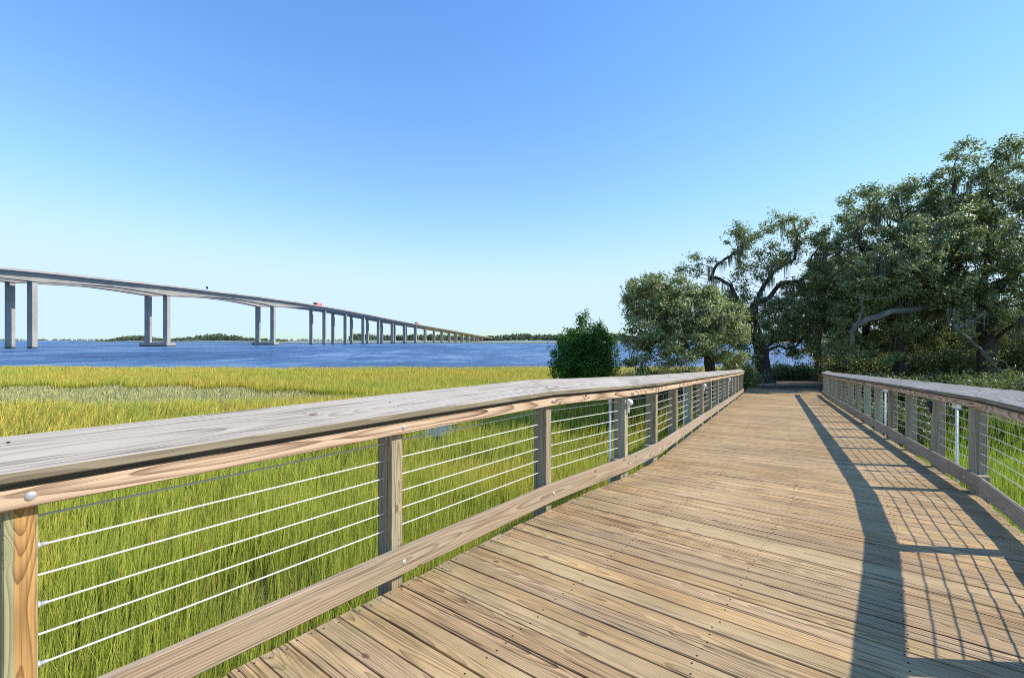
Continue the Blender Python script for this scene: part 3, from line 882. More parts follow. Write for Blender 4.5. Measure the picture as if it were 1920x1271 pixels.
def oak(label, trunk, limbs, blobs, n_att, n_leaf, mat, seed, trunk_r, leaf=0.16, moss=60, group='oak trees at the far end of the boardwalk', D=0.32, tint_mu=0.45, clump=0.165):
    """trunk: list of points; limbs: extra hand-laid main limbs, each starting from a trunk point index"""
    rng = np.random.default_rng(seed)
    base = trunk[0]
    root = empty('oak_tree', base)
    tag(root, label, 'tree', group)
    nodes, par = [], []
    def lay(pts, p):
        for a, b in zip(pts[:-1], pts[1:]):
            a, b = np.array(a), np.array(b)
            m = max(1, int(np.linalg.norm(b - a) / D))
            for q in range(1, m + 1):
                t = q / m
                nodes.append(a + (b - a) * t + rng.normal(0, 0.03, 3) * (1 if q < m else 0)); par.append(p); p = len(nodes) - 1
        return p
    nodes.append(np.array(trunk[0], float)); par.append(-1)
    idx = {0: 0}
    p = 0
    for i in range(len(trunk) - 1):
        p = lay([trunk[i], trunk[i + 1]], p); idx[i + 1] = p
    for (at, pts) in limbs:
        lay([trunk[at]] + pts, idx[at])
    att = blob_points(rng, blobs, n_att)
    pos, par = colonize(rng, att, nodes, par, D, 3.2, 0.42, 90, 0.22, 0.02)
    n = len(pos)
    rad = np.zeros(n); kids = [[] for _ in range(n)]
    for i in range(1, n): kids[par[i]].append(i)
    acc = np.zeros(n); E = 2.35
    for i in range(n - 1, -1, -1):
        if not kids[i]: acc[i] = 0.010 ** E
        if par[i] >= 0: acc[par[i]] += acc[i]
    # children always come after parents, so one backward pass is enough
    rad = acc ** (1 / E)
    rad = np.minimum(rad * (trunk_r / rad[0]) ** np.clip((rad / rad[0]) ** 0.5, 0, 1), trunk_r)
    # flare at the foot
    # chains
    tk, lm = MB(), MB()
    done = set()
    stack = [(0, None)]
    while stack:
        st, pr = stack.pop()
        ch = [] if pr is None else [pr]
        k = st
        while True:
            ch.append(k)
            if not kids[k]: break
            ks = sorted(kids[k], key=lambda q: -rad[q])
            for o_ in ks[1:]: stack.append((o_, k))
            k = ks[0]
        rs = [float(rad[q]) for q in ch]
        if pr is not None: rs[0] = min(rs[0], rs[1] * 1.15)
        pts = [pos[q] for q in ch]
        if pr is None:
            rs = [r * (1 + 0.55 * max(0.0, 1 - i * D / 0.9)) for i, r in enumerate(rs)]
        big = rs[0] > 0.05
        (tk if pr is None else lm).tube(pts, rs, 10 if pr is None else (7 if big else 4), rng.random(), caps=False)
    tk.build('trunk', M['bark'], root, True)
    lm.build('branches', M['bark'], root, True)
    # leaves in clumps about the twigs
    tw = np.where(rad < 0.035)[0]
    tips = np.array([i for i in range(n) if not kids[i]])
    src = np.concatenate([np.repeat(tips, 2), tw[rng.random(len(tw)) < 0.3]])
    nc = len(src)
    per = n_leaf / nc
    csize = rng.uniform(0.6, 1.4, nc)
    cnt = rng.poisson(per * csize)
    ids = np.repeat(np.arange(nc), cnt)
    ctr = pos[src] + rng.normal(0, 0.10, (nc, 3))
    off = rng.normal(0, 1, (len(ids), 3)) * np.array([clump, clump, clump * 0.72])
    pts = ctr[ids] + off * csize[ids][:, None]
    ctint = rng.normal(tint_mu, 0.18, nc)
    tint = ctint[ids] + rng.normal(0, 0.27, len(ids))
    cc = pts.mean(0)
    out_ = pts - cc; out_ /= np.linalg.norm(out_, axis=1)[:, None] + 1e-6
    o2 = off / (np.linalg.norm(off, axis=1)[:, None] + 1e-6)
    leaf_mesh('crown', pts, leaf * rng.uniform(0.65, 1.35, len(pts)), tint, rng, mat, 0.1, root, updir=out_ * 0.7 + o2 * 0.6)
    # hanging moss
    if moss:
        cand = np.where((rad > 0.02) & (rad < 0.16) & (pos[:, 2] > base[2] + 3.3))[0]
        if len(cand):
            pick = rng.choice(cand, moss)
            X, Y, Z, HH = [], [], [], []
            for q in pick:
                k = rng.integers(14, 34); L = rng.uniform(0.35, 1.5)
                a = pos[q]
                X.append(a[0] + rng.normal(0, 0.11, k)); Y.append(a[1] + rng.normal(0, 0.11, k)); Z.append(np.full(k, a[2]) + rng.uniform(-.05, .05, k)); HH.append(-L * rng.uniform(0.3, 1.0, k))
            X, Y, Z, HH = map(np.concatenate, (X, Y, Z, HH)); k = len(X)
            me = blades('moss', X, Y, Z, HH, np.full(k, 0.035) * rng.uniform(.5, 1.5, k), rng.uniform(0, 6.28, k), np.abs(rng.normal(0, 0.06, k)), M['moss'], rng.uniform(0, 1, k), rng)
            link_mesh('moss', me, root)
    return root

def W(px, py, Z):
    """a place seen at photo pixel px,py at depth Z"""
    return ((px - 960) / 880 * Z, Z, CAM_H - (py - 638) / 880 * Z)
def gz(x, y): return float(terrain(np.array([x]), np.array([y]))[0])
def B(px, py, Z, rx, ry, rz, dens=1.0): return (W(px, py, Z), (rx, ry, rz), dens)

# pale small oak left of the walk's end
Z = 24.5
x0 = W(1335, 0, Z)[0]
oak('low pale green oak with a rounded crown left of the boardwalk end', [(x0, Z, gz(x0, Z) - .2), W(1330, 670, Z), W(1318, 630, Z)],
    [(1, [W(1285, 655, Z - .3), W(1230, 640, Z - .6), W(1190, 610, Z - .6)]), (2, [W(1260, 590, Z), W(1215, 570, Z)])],
    [B(1235, 555, Z, 1.9, 2.0, 1.2), B(1300, 585, Z - .4, 2.2, 2.2, 1.3), B(1355, 620, Z - .8, 1.3, 1.8, 1.1), B(1205, 625, Z - .3, 1.1, 1.5, 1.3), B(1280, 645, Z - 1.2, 1.9, 1.6, 1.0), B(1370, 670, Z - .9, 0.7, 1.2, 0.7), B(1190, 565, Z, .7, 1, .8), B(1195, 685, Z - .5, .6, 1, .8)],
    1000, 34000, M['oak_light'], 21, 0.26, 0.15, 60, tint_mu=0.5)
# gnarled oak with bare limbs
Z = 29.0
x0 = W(1437, 0, Z)[0]
oak('gnarled oak with bare crooked limbs, hung with moss, behind the boardwalk end', [(x0, Z, gz(x0, Z) - .2), W(1428, 660, Z), W(1412, 610, Z), W(1414, 570, Z)],
    [(2, [W(1395, 590, Z), W(1370, 535, Z), W(1340, 520, Z), W(1330, 525, Z - .5), W(1345, 495, Z - .5), W(1370, 480, Z - .3), W(1392, 465, Z)]),
     (3, [W(1440, 560, Z), W(1465, 530, Z), W(1500, 527, Z), W(1520, 505, Z + .3), W(1522, 480, Z + .3), W(1545, 455, Z)]),
     (3, [W(1430, 540, Z), W(1450, 510, Z), W(1490, 485, Z), W(1495, 440, Z), W(1488, 415, Z)]),
     (1, [W(1450, 640, Z), W(1490, 637, Z), W(1518, 645, Z), W(1530, 672, Z)]), (1, [W(1450, 655, Z - .3), W(1478, 668, Z - .3), W(1502, 672, Z - .3), W(1524, 662, Z - .2), W(1524, 646, Z)]), (1, [W(1462, 648, Z + .4), W(1475, 655, Z + .4), W(1492, 650, Z + .6), W(1510, 628, Z + .6)])],
    [B(1310, 495, Z, 1.2, 1.2, .7), B(1395, 450, Z, 1.2, 1.3, .8, 1.2), B(1385, 430, Z, .7, .8, .5), B(1475, 420, Z, 1.4, 1.4, .75), B(1520, 435, Z, 1.1, 1.2, .8), B(1470, 475, Z, 1.5, 1.4, .9), B(1420, 500, Z, 1.5, 1.5, 1.0), B(1360, 560, Z + .5, 1.6, 1.5, 1.2), B(1470, 590, Z, 2.2, 2, 1.4), B(1500, 550, Z, 1.6, 1.5, 1.0), B(1400, 660, Z - .8, .9, 1.2, 1.3), B(1540, 500, Z + 1, 1.2, 1.2, 1.2), B(1280, 510, Z, .8, .8, .5), B(1425, 615, Z - .6, 1.2, 1.2, 1.2), B(1385, 610, Z, 1.2, 1.4, 1.4), B(1510, 600, Z + .5, 1.4, 1.4, 1.0), B(1400, 690, Z - .4, .8, 1, .8)],
    1100, 26000, M['oak'], 31, 0.42, 0.15, 140, D=0.30, tint_mu=0.45, clump=0.17)
# broad oak right of it
Z = 27.5
x0 = W(1690, 0, Z)[0]
BROAD = oak('broad oak with a wide leafy crown behind the right railing', [(x0, Z, gz(x0, Z) - .2), W(1686, 650, Z), W(1680, 590, Z)],
    [(1, [W(1660, 590, Z), W(1610, 600, Z - .4), W(1597, 625, Z - .6)]), (2, [W(1640, 520, Z), W(1610, 450, Z)]), (2, [W(1720, 520, Z), W(1750, 450, Z)]), (2, [W(1690, 500, Z + .6), W(1690, 420, Z + .6)]), (1, [W(1740, 590, Z - 1), W(1790, 560, Z - 1.5)]), (2, [W(1700, 560, 25.8), W(1700, 500, 24.2), W(1690, 470, 23.2)])],
    [B(1635, 385, Z, 1.9, 2.2, 1.1), B(1600, 440, Z, 2.0, 2.3, 1.2), B(1700, 400, Z, 2.3, 2.6, 1.6), B(1590, 510, Z, 2.2, 2.4, 1.6), B(1680, 490, Z - .6, 2.6, 2.8, 1.9), B(1770, 430, Z, 2.0, 2.4, 1.6), B(1640, 570, Z - .8, 2.2, 2.4, 1.3), B(1740, 550, Z - 1, 2.2, 2.4, 1.4), B(1560, 590, Z, 1.4, 1.6, 1.0), B(1590, 655, Z - 1.2, 1.2, 1.3, .9), B(1650, 665, Z - 1.4, 1.1, 1.2, .7), B(1720, 350, Z, 1.0, 1.3, .7), B(1690, 490, 24.0, 1.8, 1.9, 1.3, 3), B(1750, 445, 24.3, 1.9, 1.9, 1.4, 3), B(1640, 525, 24.6, 1.5, 1.6, 1.2, 3), B(1790, 400, 24.8, 1.7, 1.5, 1.2, 2), B(1600, 600, 25.6, 1.2, 1.2, .7), B(1700, 610, 25.4, 1.4, 1.2, .7)],
    2300, 60000, M['oak'], 41, 0.36, 0.16, 160, tint_mu=0.5)
# tallest oak at the right edge
Z = 25.5
x0 = W(1850, 0, Z)[0]
TALL = oak('tallest oak, its dark crown reaching up at the right edge of the view', [(x0, Z, gz(x0, Z) - .2), W(1852, 640, Z), W(1846, 560, Z), W(1850, 480, Z)],
    [(2, [W(1800, 500, Z), W(1780, 420, Z), W(1790, 340, Z)]), (2, [W(1920, 500, Z), W(1960, 420, Z), W(1980, 330, Z)]), (3, [W(1860, 400, Z + .5), W(1850, 320, Z + .4)]), (1, [W(1820, 600, Z - 1.4), W(1780, 590, Z - 2), W(1835, 640, Z - 2.4), W(1880, 700, Z - 2.6)]), (1, [W(1900, 610, Z - 1), W(1960, 600, Z - 1)])],
    [B(1835, 285, Z, 1.4, 1.8, .75), B(1790, 330, Z, 1.3, 1.8, .8), B(1900, 290, Z, 1.6, 2, .9), B(1950, 330, Z, 2, 2.4, 1.2), B(1830, 370, Z, 2.4, 2.6, 1.5), B(1910, 400, Z, 2.6, 2.8, 1.8), B(1800, 450, Z - .5, 2.1, 2.4, 1.5), B(1880, 500, Z - .8, 2.6, 2.8, 1.7), B(1990, 450, Z, 2.6, 3, 2.4), B(1790, 540, Z - 1, 1.8, 2, 1.2), B(1930, 580, Z - 1, 2, 2.4, 1.3), B(1870, 590, Z - 1.4, 1.6, 1.7, .9), B(2060, 500, Z + 1, 2.4, 2.6, 2.6), B(1980, 640, Z, 1.6, 2, 1.2)],
    1700, 52000, M['oak'], 51, 0.40, 0.16, 190, tint_mu=0.42)
# bare pale limbs that reach out of the shade towards the walk
def bare_limb(root, name, paths, r0):
    m = MB()
    rg = random.Random(len(paths))
    for pts, ra, rb in paths:
        q = [Vector(p) for p in pts]
        fine = []
        for a, b in zip(q[:-1], q[1:]):
            for t in (0, .33, .66): fine.append(a.lerp(b, t) + Vector((rg.gauss(0, .03), rg.gauss(0, .03), rg.gauss(0, .03))))
        fine.append(q[-1])
        m.tube(fine, [ra + (rb - ra) * i / (len(fine) - 1) for i in range(len(fine))], 8, rg.random())
    m.build(name, M['pale_bark'], root, True)
zb = 23.6
bare_limb(BROAD, 'bare_limb', [([W(1597, 648, zb), W(1596, 622, zb), W(1604, 610, zb), W(1640, 594, zb), W(1672, 584, zb + .3), W(1720, 580, zb + 1.2), W(1770, 560, zb + 3)], .10, .19),
                               ([W(1604, 610, zb), W(1618, 585, zb), W(1616, 562, zb), W(1608, 545, zb)], .06, .025), ([W(1622, 562, zb), W(1650, 558, zb), W(1680, 556, zb)], .035, .02)], .16)
zb = 23.0
bare_limb(TALL, 'dead_limb', [([W(1850, 590, zb + 2.5), W(1790, 600, zb + 1), W(1790, 615, zb), W(1812, 632, zb), W(1836, 655, zb), W(1860, 682, zb), W(1893, 716, zb)], .12, .04),
                              ([W(1836, 655, zb), W(1862, 674, zb), W(1886, 678, zb), W(1903, 697, zb)], .05, .02), ([W(1790, 617, zb), W(1822, 604, zb), W(1842, 588, zb)], .05, .02), ([W(1822, 604, zb), W(1855, 608, zb)], .03, .015)], .1)
# darker oaks further back
Z = 31.0
x0 = W(1533, 0, Z)[0]
oak('slim dark oak whose trunk stands by the end of the right railing', [(x0, Z, gz(x0, Z) - .2), W(1532, 650, Z), W(1540, 600, Z)],
    [(1, [W(1510, 625, Z), W(1480, 630, Z)])],
    [B(1545, 560, Z, 1.9, 2, 1.4), B(1500, 600, Z, 1.3, 1.5, .7), B(1500, 655, Z + .4, .7, .8, .5), B(1470, 630, Z + .5, .8, .8, .4), B(1580, 530, Z + 1, 1.6, 2, 1.6), B(1570, 610, Z + .5, 1.6, 1.6, 1.0)],
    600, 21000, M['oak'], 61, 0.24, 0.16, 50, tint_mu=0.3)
Z = 32.0
x0 = W(1620, 0, Z)[0]
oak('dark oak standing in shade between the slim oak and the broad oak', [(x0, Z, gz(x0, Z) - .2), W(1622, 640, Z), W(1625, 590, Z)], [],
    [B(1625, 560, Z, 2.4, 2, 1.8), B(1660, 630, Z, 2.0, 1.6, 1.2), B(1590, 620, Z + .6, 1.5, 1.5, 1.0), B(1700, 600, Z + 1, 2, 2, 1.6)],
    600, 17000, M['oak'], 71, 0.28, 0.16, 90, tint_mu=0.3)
Z = 31.0
x0 = W(1775, 0, Z)[0]
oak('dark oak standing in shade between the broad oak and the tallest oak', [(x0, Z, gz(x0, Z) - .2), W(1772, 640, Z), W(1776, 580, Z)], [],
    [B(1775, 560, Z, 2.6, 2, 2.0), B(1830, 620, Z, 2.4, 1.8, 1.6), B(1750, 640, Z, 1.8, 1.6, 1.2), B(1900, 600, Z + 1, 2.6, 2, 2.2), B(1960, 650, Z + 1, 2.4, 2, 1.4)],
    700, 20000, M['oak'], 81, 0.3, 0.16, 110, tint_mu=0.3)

# cedar shrub
def bush(name, label, cat, center, blobs, n, mat, seed, leaf, group=None, tint_mu=0.5, trunk_r=0.06, aspect=0.5, cl=0.18, per=26, ragged=False):
    rng = np.random.default_rng(seed)
    x, y = center
    z = gz(x, y)
    root = empty(name, (x, y, z)); tag(root, label, cat, group)
    tk = MB()
    tops = blob_points(rng, blobs, n // per)
    for b in blobs:
        c = np.array(b[0])
        m_ = (np.array((x, y, z)) + c) / 2 + rng.normal(0, 0.1, 3)
        tk.tube([(x, y, z - .1), tuple(m_), tuple(c)], [trunk_r, trunk_r * .6, trunk_r * .15], 6, caps=False)
    tk.build('stem', M['bark'], root, True)
    if ragged:
        q = tops * 2.6
        nz = np.sin(q[:, 0] * 1.7 + q[:, 2] * 1.1) * np.cos(q[:, 1] * 1.3 - q[:, 2] * 2.1) + 0.6 * np.sin(q[:, 2] * 3.7 + q[:, 0] * 2.9 + 1)
        tops = tops[nz > -0.5]
        tops[:, 2] += 0.16 * rng.random(len(tops)) ** 3 * 3
    ids = np.repeat(np.arange(len(tops)), per)
    pts = tops[ids] + rng.normal(0, cl, (len(ids), 3)) * np.array([1, 1, 1.25])
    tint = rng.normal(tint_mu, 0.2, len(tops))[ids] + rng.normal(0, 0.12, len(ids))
    leaf_mesh('foliage', pts, leaf * rng.uniform(.6, 1.4, len(pts)), tint, rng, mat, 0.25, root, aspect)
Z = 27.0
cx = W(1095, 0, Z)[0]
bush('cedar_shrub', 'dense dark green cedar standing in the marsh beside the pale oak', 'shrub', (cx, Z),
     [B(1092, 615, Z, .55, .6, .55), B(1075, 650, Z, 1.1, 1.1, .9), B(1120, 650, Z, 1.1, 1.1, .8), B(1095, 690, Z, 1.7, 1.5, 1.1), B(1065, 705, Z - .4, 1.1, 1.0, .8), B(1140, 690, Z, .75, 1.0, .9), B(1097, 735, Z, 1.7, 1.5, 1.2), B(1040, 690, Z - .5, .35, .5, .7), B(1125, 625, Z, .4, .5, .5), B(1070, 625, Z, .35, .5, .4), B(1088, 602, Z, .4, .4, .4), B(1110, 640, Z, 1.2, 1.1, 1.0), B(1080, 665, Z, 1.4, 1.3, 1.0), B(1146, 655, Z, .4, .5, .5), B(1033, 672, Z - .5, .2, .3, .45), B(1095, 790, Z, 1.5, 1.4, .9)],
     60000, M['cedar'], 91, 0.12, None, 0.42, 0.07, 0.5, 0.10, 24, True)
# undergrowth on the bank
ug = [(1385, 700, 26.3, .7, 'low leafy shrub at the end of the left railing'), (1460, 705, 33.5, .7, 'dark shrub right of the gnarled oak trunk'), (1500, 706, 33, .7, 'dark shrub left of the slim oak trunk'),
      (1560, 690, 30.5, 1.0, 'shrub in shade behind the end of the right railing'), (1612, 690, 30, 1.3, 'leafy shrub below the mossy lower limb of the broad oak'), (1660, 695, 29.6, 1.3, 'shrub just left of the broad oak trunk'),
      (1740, 690, 29.2, 1.4, 'shrub just right of the broad oak trunk'), (1805, 690, 28.5, 1.4, 'shrub just left of the tallest oak trunk'), (1890, 690, 28.2, 1.6, 'shrub just right of the tallest oak trunk'), (1960, 680, 27.5, 1.7, 'rightmost shrub under the tallest oak'),
      (1235, 715, 25.5, .9, 'leafy shrub under the pale oak, nearer the cedar'), (1290, 712, 25.6, .9, 'leafy shrub under the pale oak, nearer its trunk'), (1185, 725, 26.5, .8, 'low shrub between the cedar and the pale oak'), (1840, 650, 34, 2.4, 'tall dark shrub far back under the tallest oak'), (1705, 650, 35, 2.3, 'tall dark shrub far back behind the broad oak'), (1600, 660, 36, 2.0, 'tall dark shrub far back right of the slim oak')]
for i, (px, py, Z, r_, lab) in enumerate(ug):
    c = W(px, py, Z)
    g0 = gz(c[0], c[1])
    bush('shrub', lab, 'shrub', (c[0], c[1]), [((c[0], c[1], max(g0 + r_ * .55, c[2])), (r_ * 1.2, r_, r_ * .8), 1), ((c[0] + .5, c[1] + .2, g0 + r_ * .5), (r_, r_ * .8, r_ * .6), 1)],
         int(5200 * max(1, r_) ** 1.5), M['oak'], 200 + i, 0.12 * max(1, r_) ** 0.5, 'shrubs under the oaks', 0.4, 0.03, 0.5, 0.16, 16)

rg_ = random.Random(12)
for i, (px, Z) in enumerate([(1590, 21.5), (1625, 20.6), (1665, 19.8), (1705, 19.2), (1750, 20.4), (1800, 20.8), (1850, 21.0), (1905, 21.2), (1610, 23.2), (1660, 22.4), (1715, 21.8), (1775, 23.0), (1830, 23.2), (1890, 23.0), (1945, 22.6)]):
    x = (px - 960) / 880 * Z
    g0 = gz(x, Z); top = 1.53 - 112 * Z / 880
    r_ = rg_.uniform(.75, 1.05)
    hz = max(0.5, min(1.1, (top - g0) / 2))
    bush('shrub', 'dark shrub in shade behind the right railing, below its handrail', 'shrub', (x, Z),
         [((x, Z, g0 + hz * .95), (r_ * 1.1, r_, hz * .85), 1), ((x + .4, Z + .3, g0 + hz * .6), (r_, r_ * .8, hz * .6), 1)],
         5000, M['oak'], 300 + i, 0.12, 'shrubs behind the right railing', 0.08, 0.03, 0.5, 0.16, 16)  # leaf tint kept low: shade painted into the foliage colour

# ------------------------------------------------------------------ road bridge
BT = math.atan(0.2159)
bd = Vector((math.sin(BT), math.cos(BT), 0)); bn = Vector((math.cos(BT), -math.sin(BT), 0))
def bline(Z): return Vector((-362.5 + 0.2159 * Z, Z, 0))          # right faces of the near columns
ZK = 319000.0
prof_z = [100, 200, 277, 296, 382, 470, 540, 593, 640, 686, 776, 864, 952, 1042, 1131, 1222, 1352, 1420]
prof_h = [38.5, 41.0, 42.8, 43.4, 44.4, 44.4, 43.4, 41.9, 40.2, 38.0, 33.4, 29.6, 26.0, 22.4, 18.6, 14.6, 9.4, 6.4]
def btop(Z): return CAM_H + float(np.interp(Z, prof_z, prof_h))
pier_x = [60 + 11, 320, 517, 612, 651, 684, 712.5, 738, 760.5, 781, 799, 816, 831, 844.5, 857.5, 869, 880, 890, 898, 905]
piers = [ZK / (1150 - x) for x in pier_x]
def bdepth(Z):
    h = 3.0
    for pz, dh in ((piers[1], 3.2), (piers[2], 3.2), (piers[0], 1.8), (piers[0] - 110, 3.2)):
        h = max(h, 3.0 + dh * max(0, 1 - abs(Z - pz) / 58.0) ** 1.6)
    if Z < piers[3]: h += 0.9 * min(1, (piers[3] - Z) / 60)
    return h
def build_bridge():
    root = empty('road_bridge', tuple(bline(piers[1]) + Vector((0, 0, WATER_Z))))
    tag(root, 'long grey concrete road bridge on paired columns crossing the river', 'bridge')
    zs = sorted(set(list(np.arange(150, 1425, 9.0)) + piers))
    for off in (0.0, 18.6):
        g = MB(); pr = MB()
        rows = []
        for z in zs:
            # z is measured on the near line; the far carriageway sits square across from it
            c = bline(z) - bn * (off + 2.3)
            t = btop(z) - 0.9; d = bdepth(z)
            # slab with wings, sloping webs, flat soffit
            sec = [(-6.3, t), (6.3, t), (6.3, t - 0.28), (3.6, t - 0.75), (2.9, t - d), (-2.9, t - d), (-3.6, t - 0.75), (-6.3, t - 0.28)]
            rows.append(([c + bn * a + Vector((0, 0, b)) for a, b in sec], c, t))
        for i in range(len(rows) - 1):
            b = len(g.v); n = 8
            g.v += [tuple(p) for p in rows[i][0]] + [tuple(p) for p in rows[i + 1][0]]
            g.g += [(0, 0, 0)] * 16; g.r += [0] * 16
            for k in range(8):
                g.face([b + k, b + (k + 1) % 8, b + 8 + (k + 1) % 8, b + 8 + k])
        g.build('box_girder', M['concrete'], root)
        for sd in (-1, 1):
            pr = MB()
            for i in range(len(rows) - 1):
                secs = []
                for (_, c, t) in (rows[i], rows[i + 1]):
                    secs.append([c + bn * (sd * 6.33 + a) + Vector((0, 0, t + b)) for a, b in ((-.2, -.35), (.2, -.35), (.12, .95), (-.12, .95))])
                pr.prism(secs[0], secs[1], [(0, 0, 0)] * 4, [(0, 0, 0)] * 4)
            pr.build('parapet', M['concrete'], root)
        for i, z in enumerate(piers):
            c = bline(z) - bn * (off + 2.3)
            w = 4.5; l = 2.9 if i < 3 else 2.0
            top = btop(z) - 0.9 - bdepth(z) + 0.05
            m = MB()
            ft = -0.4 if i in (1, 2) else -4.6
            m.board(tuple(c - bd * (l / 2) + Vector((0, 0, ft))), tuple(c - bd * (l / 2) + Vector((0, 0, top))), bn, bd, w, l, 0, 0.15)
            m.build('pier_column', M['concrete'], root)
    for i in (1, 2):
        c = bline(piers[i]) - bn * 11.6 - bd * 1.45
        m = MB(); m.board(tuple(c + Vector((0, 0, -4.5))), tuple(c + Vector((0, 0, -0.42))), bn, bd, 28.0, 8.0, 0, 0.3)
        m.build('pile_cap', M['concrete'], root)
build_bridge()

def truck(px, label, length, far=False):
    Zt = ZK / (1150 - px)
    c = bline(Zt) - bn * 2.3 + bn * 2.6
    z = btop(Zt) - 0.9
    root = empty('lorry', (c.x, c.y, z)); tag(root, label, 'lorry', 'lorries on the bridge')
    sl = (btop(Zt + 10) - btop(Zt - 10)) / 20
    ax = Vector((bd.x, bd.y, sl)).normalized()
    p = Vector((c.x, c.y, z)); up = Vector((0, 0, 1))
    def bar(name, a, b, z0, z1, w, mat, ch=0.08):
        m = MB(); h = (z1 - z0); m.board(p + ax * a + up * (z0 + h / 2), p + ax * b + up * (z0 + h / 2), bn, up, w, h, 0, ch)
        return m.build(name, mat, root)
    bar('trailer', 0, length, 1.2, 4.3, 2.6, M['red'])
    bar('chassis', -3.2, length, 0.75, 1.15, 2.2, M['dark'], 0.03)
    bar('cab', -3.4, -0.9, 1.16, 4.0, 2.5, M['dark'], 0.2)
    bar('windscreen', -3.46, -3.405, 2.5, 3.5, 2.1, M['glass'], 0.01)
    for a in (-2.6, length - 3.2, length - 1.8):
        for sd in (-1, 1):
            m = MB(); q = p + ax * a + bn * sd * 1.0 + up * 0.52
            m.lathe(q - bn * 0.16, bn, [(0, 0.42), (0.03, 0.52), (0.29, 0.52), (0.32, 0.42)], 14); m.build('wheel', M['tyre'], root, True)
truck(592, 'red trailer lorry with a dark cab on the bridge, the nearer one', 11.0)
truck(780, 'red trailer lorry farther along the bridge, above the far columns', 13.0)
Zt = ZK / (1150 - 381)
c = bline(Zt) - bn * 2.3 + bn * 6.3
z = btop(Zt)
root = empty('road_sign', (c.x, c.y, z)); tag(root, 'dark square sign board on a post at the bridge parapet', 'road sign')
m = MB(); m.tube([(c.x, c.y, z - .6), (c.x, c.y, z + 1.2)], 0.09, 8); m.build('sign_post', M['steel'], root)
m = MB(); m.board(c + Vector((0, 0, z + 0.9)) - bn * 0, c + Vector((0, 0, z + 2.9)), bn, bd, 2.2, 0.12, 0, 0.02); m.build('sign_board', M['dark'], root)

# ------------------------------------------------------------------ far shores
def strip(name, pts, h):
    """low land: outline in plan (counter-clockwise), top at z = h"""
    n = len(pts)
    v = [(x, y, h) for x, y in pts] + [(x, y, WATER_Z - 1) for x, y in pts]
    f = list(range(n)); lt = [n]
    for i in range(n):
        j = (i + 1) % n
        f += [j, i, n + i, n + j]; lt.append(4)
    o = link_mesh(name, np_mesh(name, v, f, lt, [M['shore']])); tag(o, kind='structure')
def wood_line(name, label, rows, seed):
    """far trees that read as one mass: many leaf masses on low trunks"""
    rng = np.random.default_rng(seed)
    P_, S_, T_ = [], [], []
    for (x, y, zb, h) in rows:
        k = rng.integers(45, 75)
        r = h * rng.uniform(0.35, 0.55)
        u = rng.normal(0, 1, (k, 3)); u /= np.linalg.norm(u, axis=1)[:, None]
        u[:, 2] = np.abs(u[:, 2])
        c = np.array((x, y, zb + h * 0.25))
        P_.append(c + u * np.array([r, r, h * 0.75]) * rng.uniform(0.55, 1.0, (k, 1))); S_.append(np.full(k, h * 0.24) * rng.uniform(.6, 1.3, k))
        T_.append(np.full(k, rng.uniform(0.2, 0.8)) + rng.normal(0, .15, k))
    o = leaf_mesh(name, np.concatenate(P_), np.concatenate(S_), np.concatenate(T_), rng, M['far_leaf'], 0.3, None, 0.8)
    tag(o, label, 'wood', kind='stuff')
rng = np.random.default_rng(77)
# right far shore, under the low end of the bridge
strip('far_marsh', [(-560, 930), (-330, 900), (-120, 880), (120, 870), (400, 860), (900, 850), (1500, 900), (1500, 1900), (-620, 1900), (-600, 1200)], WATER_Z + 0.55)
rows = []
for i in range(1000):
    px = rng.uniform(655, 1960)
    Zr = 1380 + rng.uniform(0, 160) + (60 if px < 900 else 0)
    big = 1.0 if px < 1045 else 1.1
    env = 0.85 + 0.2 * math.sin(px * 0.03) * math.sin(px * 0.011 + 1)
    rows.append(((px - 960) / 880 * Zr, Zr, WATER_Z + 0.3, rng.uniform(22, 28) * env * big))
wood_line('far_wood', 'green wood along the far shore beyond the low end of the bridge', rows, 78)
# island left
def Xa(px, Zr): return (px - 960) / 880 * Zr
strip('island_shore', [(Xa(128, 1330), 1330), (Xa(300, 1250), 1250), (Xa(480, 1230), 1230), (Xa(600, 1240), 1240), (Xa(660, 1260), 1260), (Xa(650, 1650), 1650), (Xa(200, 1650), 1650)], WATER_Z + 0.9)
rows = []
for i in range(420):
    u = rng.random(); px = 180 + u * 360
    env = min(1, (px - 172) / 90) * min(1, (548 - px) / 40) * (0.8 + 0.3 * math.sin(px * 0.035))
    Zr = 1420 + rng.uniform(0, 160)
    rows.append((Xa(px, Zr), Zr, WATER_Z + 0.5, max(4.0, rng.uniform(16, 25) * max(0.15, env))))
wood_line('island_wood', 'green wooded island behind the tall bridge columns', rows, 79)
# distant shore on the horizon
strip('distant_shore', [(-6500, 5200), (-3000, 5000), (-300, 5000), (300, 5200), (300, 6000), (-6500, 6000)], WATER_Z + 1.0)
rows = []
for i in range(420):
    Zr = 5250 + rng.uniform(0, 200); px = rng.uniform(-60, 660)
    rows.append((Xa(px, Zr), Zr, WATER_Z, rng.uniform(14, 24)))
wood_line('distant_wood', 'thin line of distant wood along the river horizon', rows, 80)

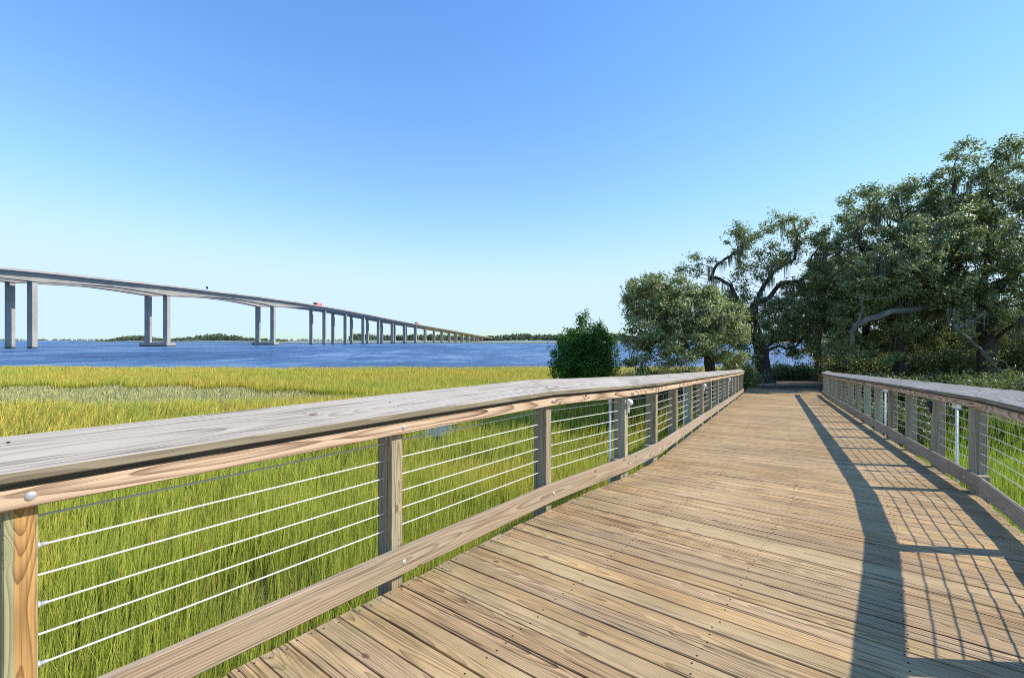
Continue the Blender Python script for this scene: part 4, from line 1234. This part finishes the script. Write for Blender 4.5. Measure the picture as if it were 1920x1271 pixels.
# ------------------------------------------------------------------ light, sky, camera
w = bpy.data.worlds.new('World'); scene.world = w; w.use_nodes = True
nt = w.node_tree
bg = nt.nodes['Background']
sky = nt.nodes.new('ShaderNodeTexSky'); sky.sky_type = 'NISHITA'
sky.sun_disc = False; sky.sun_elevation = SUN_EL; sky.sun_rotation = SUN_AZ
sky.altitude = 0; sky.air_density = 1.3; sky.dust_density = 0.0; sky.ozone_density = 3.0
pre = nt.nodes.new('ShaderNodeVectorMath'); pre.operation = 'SCALE'; pre.inputs['Scale'].default_value = 1 / 5.0
gm = nt.nodes.new('ShaderNodeGamma'); gm.inputs[1].default_value = 0.9
post = nt.nodes.new('ShaderNodeVectorMath'); post.operation = 'MULTIPLY'; post.inputs[1].default_value = (4.5, 4.3, 5.0)
hsv = nt.nodes.new('ShaderNodeHueSaturation'); hsv.inputs['Saturation'].default_value = 1.27
nt.links.new(sky.outputs[0], pre.inputs[0]); nt.links.new(pre.outputs[0], gm.inputs[0]); nt.links.new(gm.outputs[0], hsv.inputs['Color'])
nt.links.new(hsv.outputs[0], post.inputs[0])
# soft shoulder towards a pale hazy blue, so that the horizon does not burn out
sx = nt.nodes.new('ShaderNodeSeparateXYZ'); cx_ = nt.nodes.new('ShaderNodeCombineXYZ'); nt.links.new(post.outputs[0], sx.inputs[0])
shoulder = []
for i, cap_ in enumerate((2.65, 3.5, 4.3)):
    mn = nt.nodes.new('ShaderNodeMath'); mn.operation = 'SMOOTH_MIN'; mn.inputs[1].default_value = cap_; mn.inputs[2].default_value = 1.6
    nt.links.new(sx.outputs[i], mn.inputs[0]); nt.links.new(mn.outputs[0], cx_.inputs[i]); shoulder.append(mn)
nt.links.new(cx_.outputs[0], bg.inputs[0])
bg.inputs[1].default_value = 0.15
sd = bpy.data.lights.new('sun', 'SUN'); sd.energy = 3.6; sd.angle = R(0.5); sd.color = (1.0, 0.93, 0.80)
so = bpy.data.objects.new('sun', sd); COL.objects.link(so)
sv = Vector((math.sin(SUN_AZ) * math.cos(SUN_EL), math.cos(SUN_AZ) * math.cos(SUN_EL), math.sin(SUN_EL)))
so.rotation_euler = (-sv).to_track_quat('-Z', 'Y').to_euler()
so.location = (20, -5, 30)

cam = bpy.data.cameras.new('camera'); co = bpy.data.objects.new('camera', cam); COL.objects.link(co)
co.location = (0, 0, CAM_H); co.rotation_euler = (R(90), 0, 0)
cam.sensor_width = 36; cam.lens = 880 / 1920 * 36
cam.shift_y = 2.5 / 1920
cam.clip_start = 0.05; cam.clip_end = 20000
scene.camera = co

scene.view_settings.view_transform = 'Standard'
scene.view_settings.look = 'None'
scene.view_settings.exposure = 0.8
scene.view_settings.gamma = 1.0
scene.cycles.max_bounces = 8
scene.cycles.use_denoising = False
scene.cycles.filter_width = 1.0
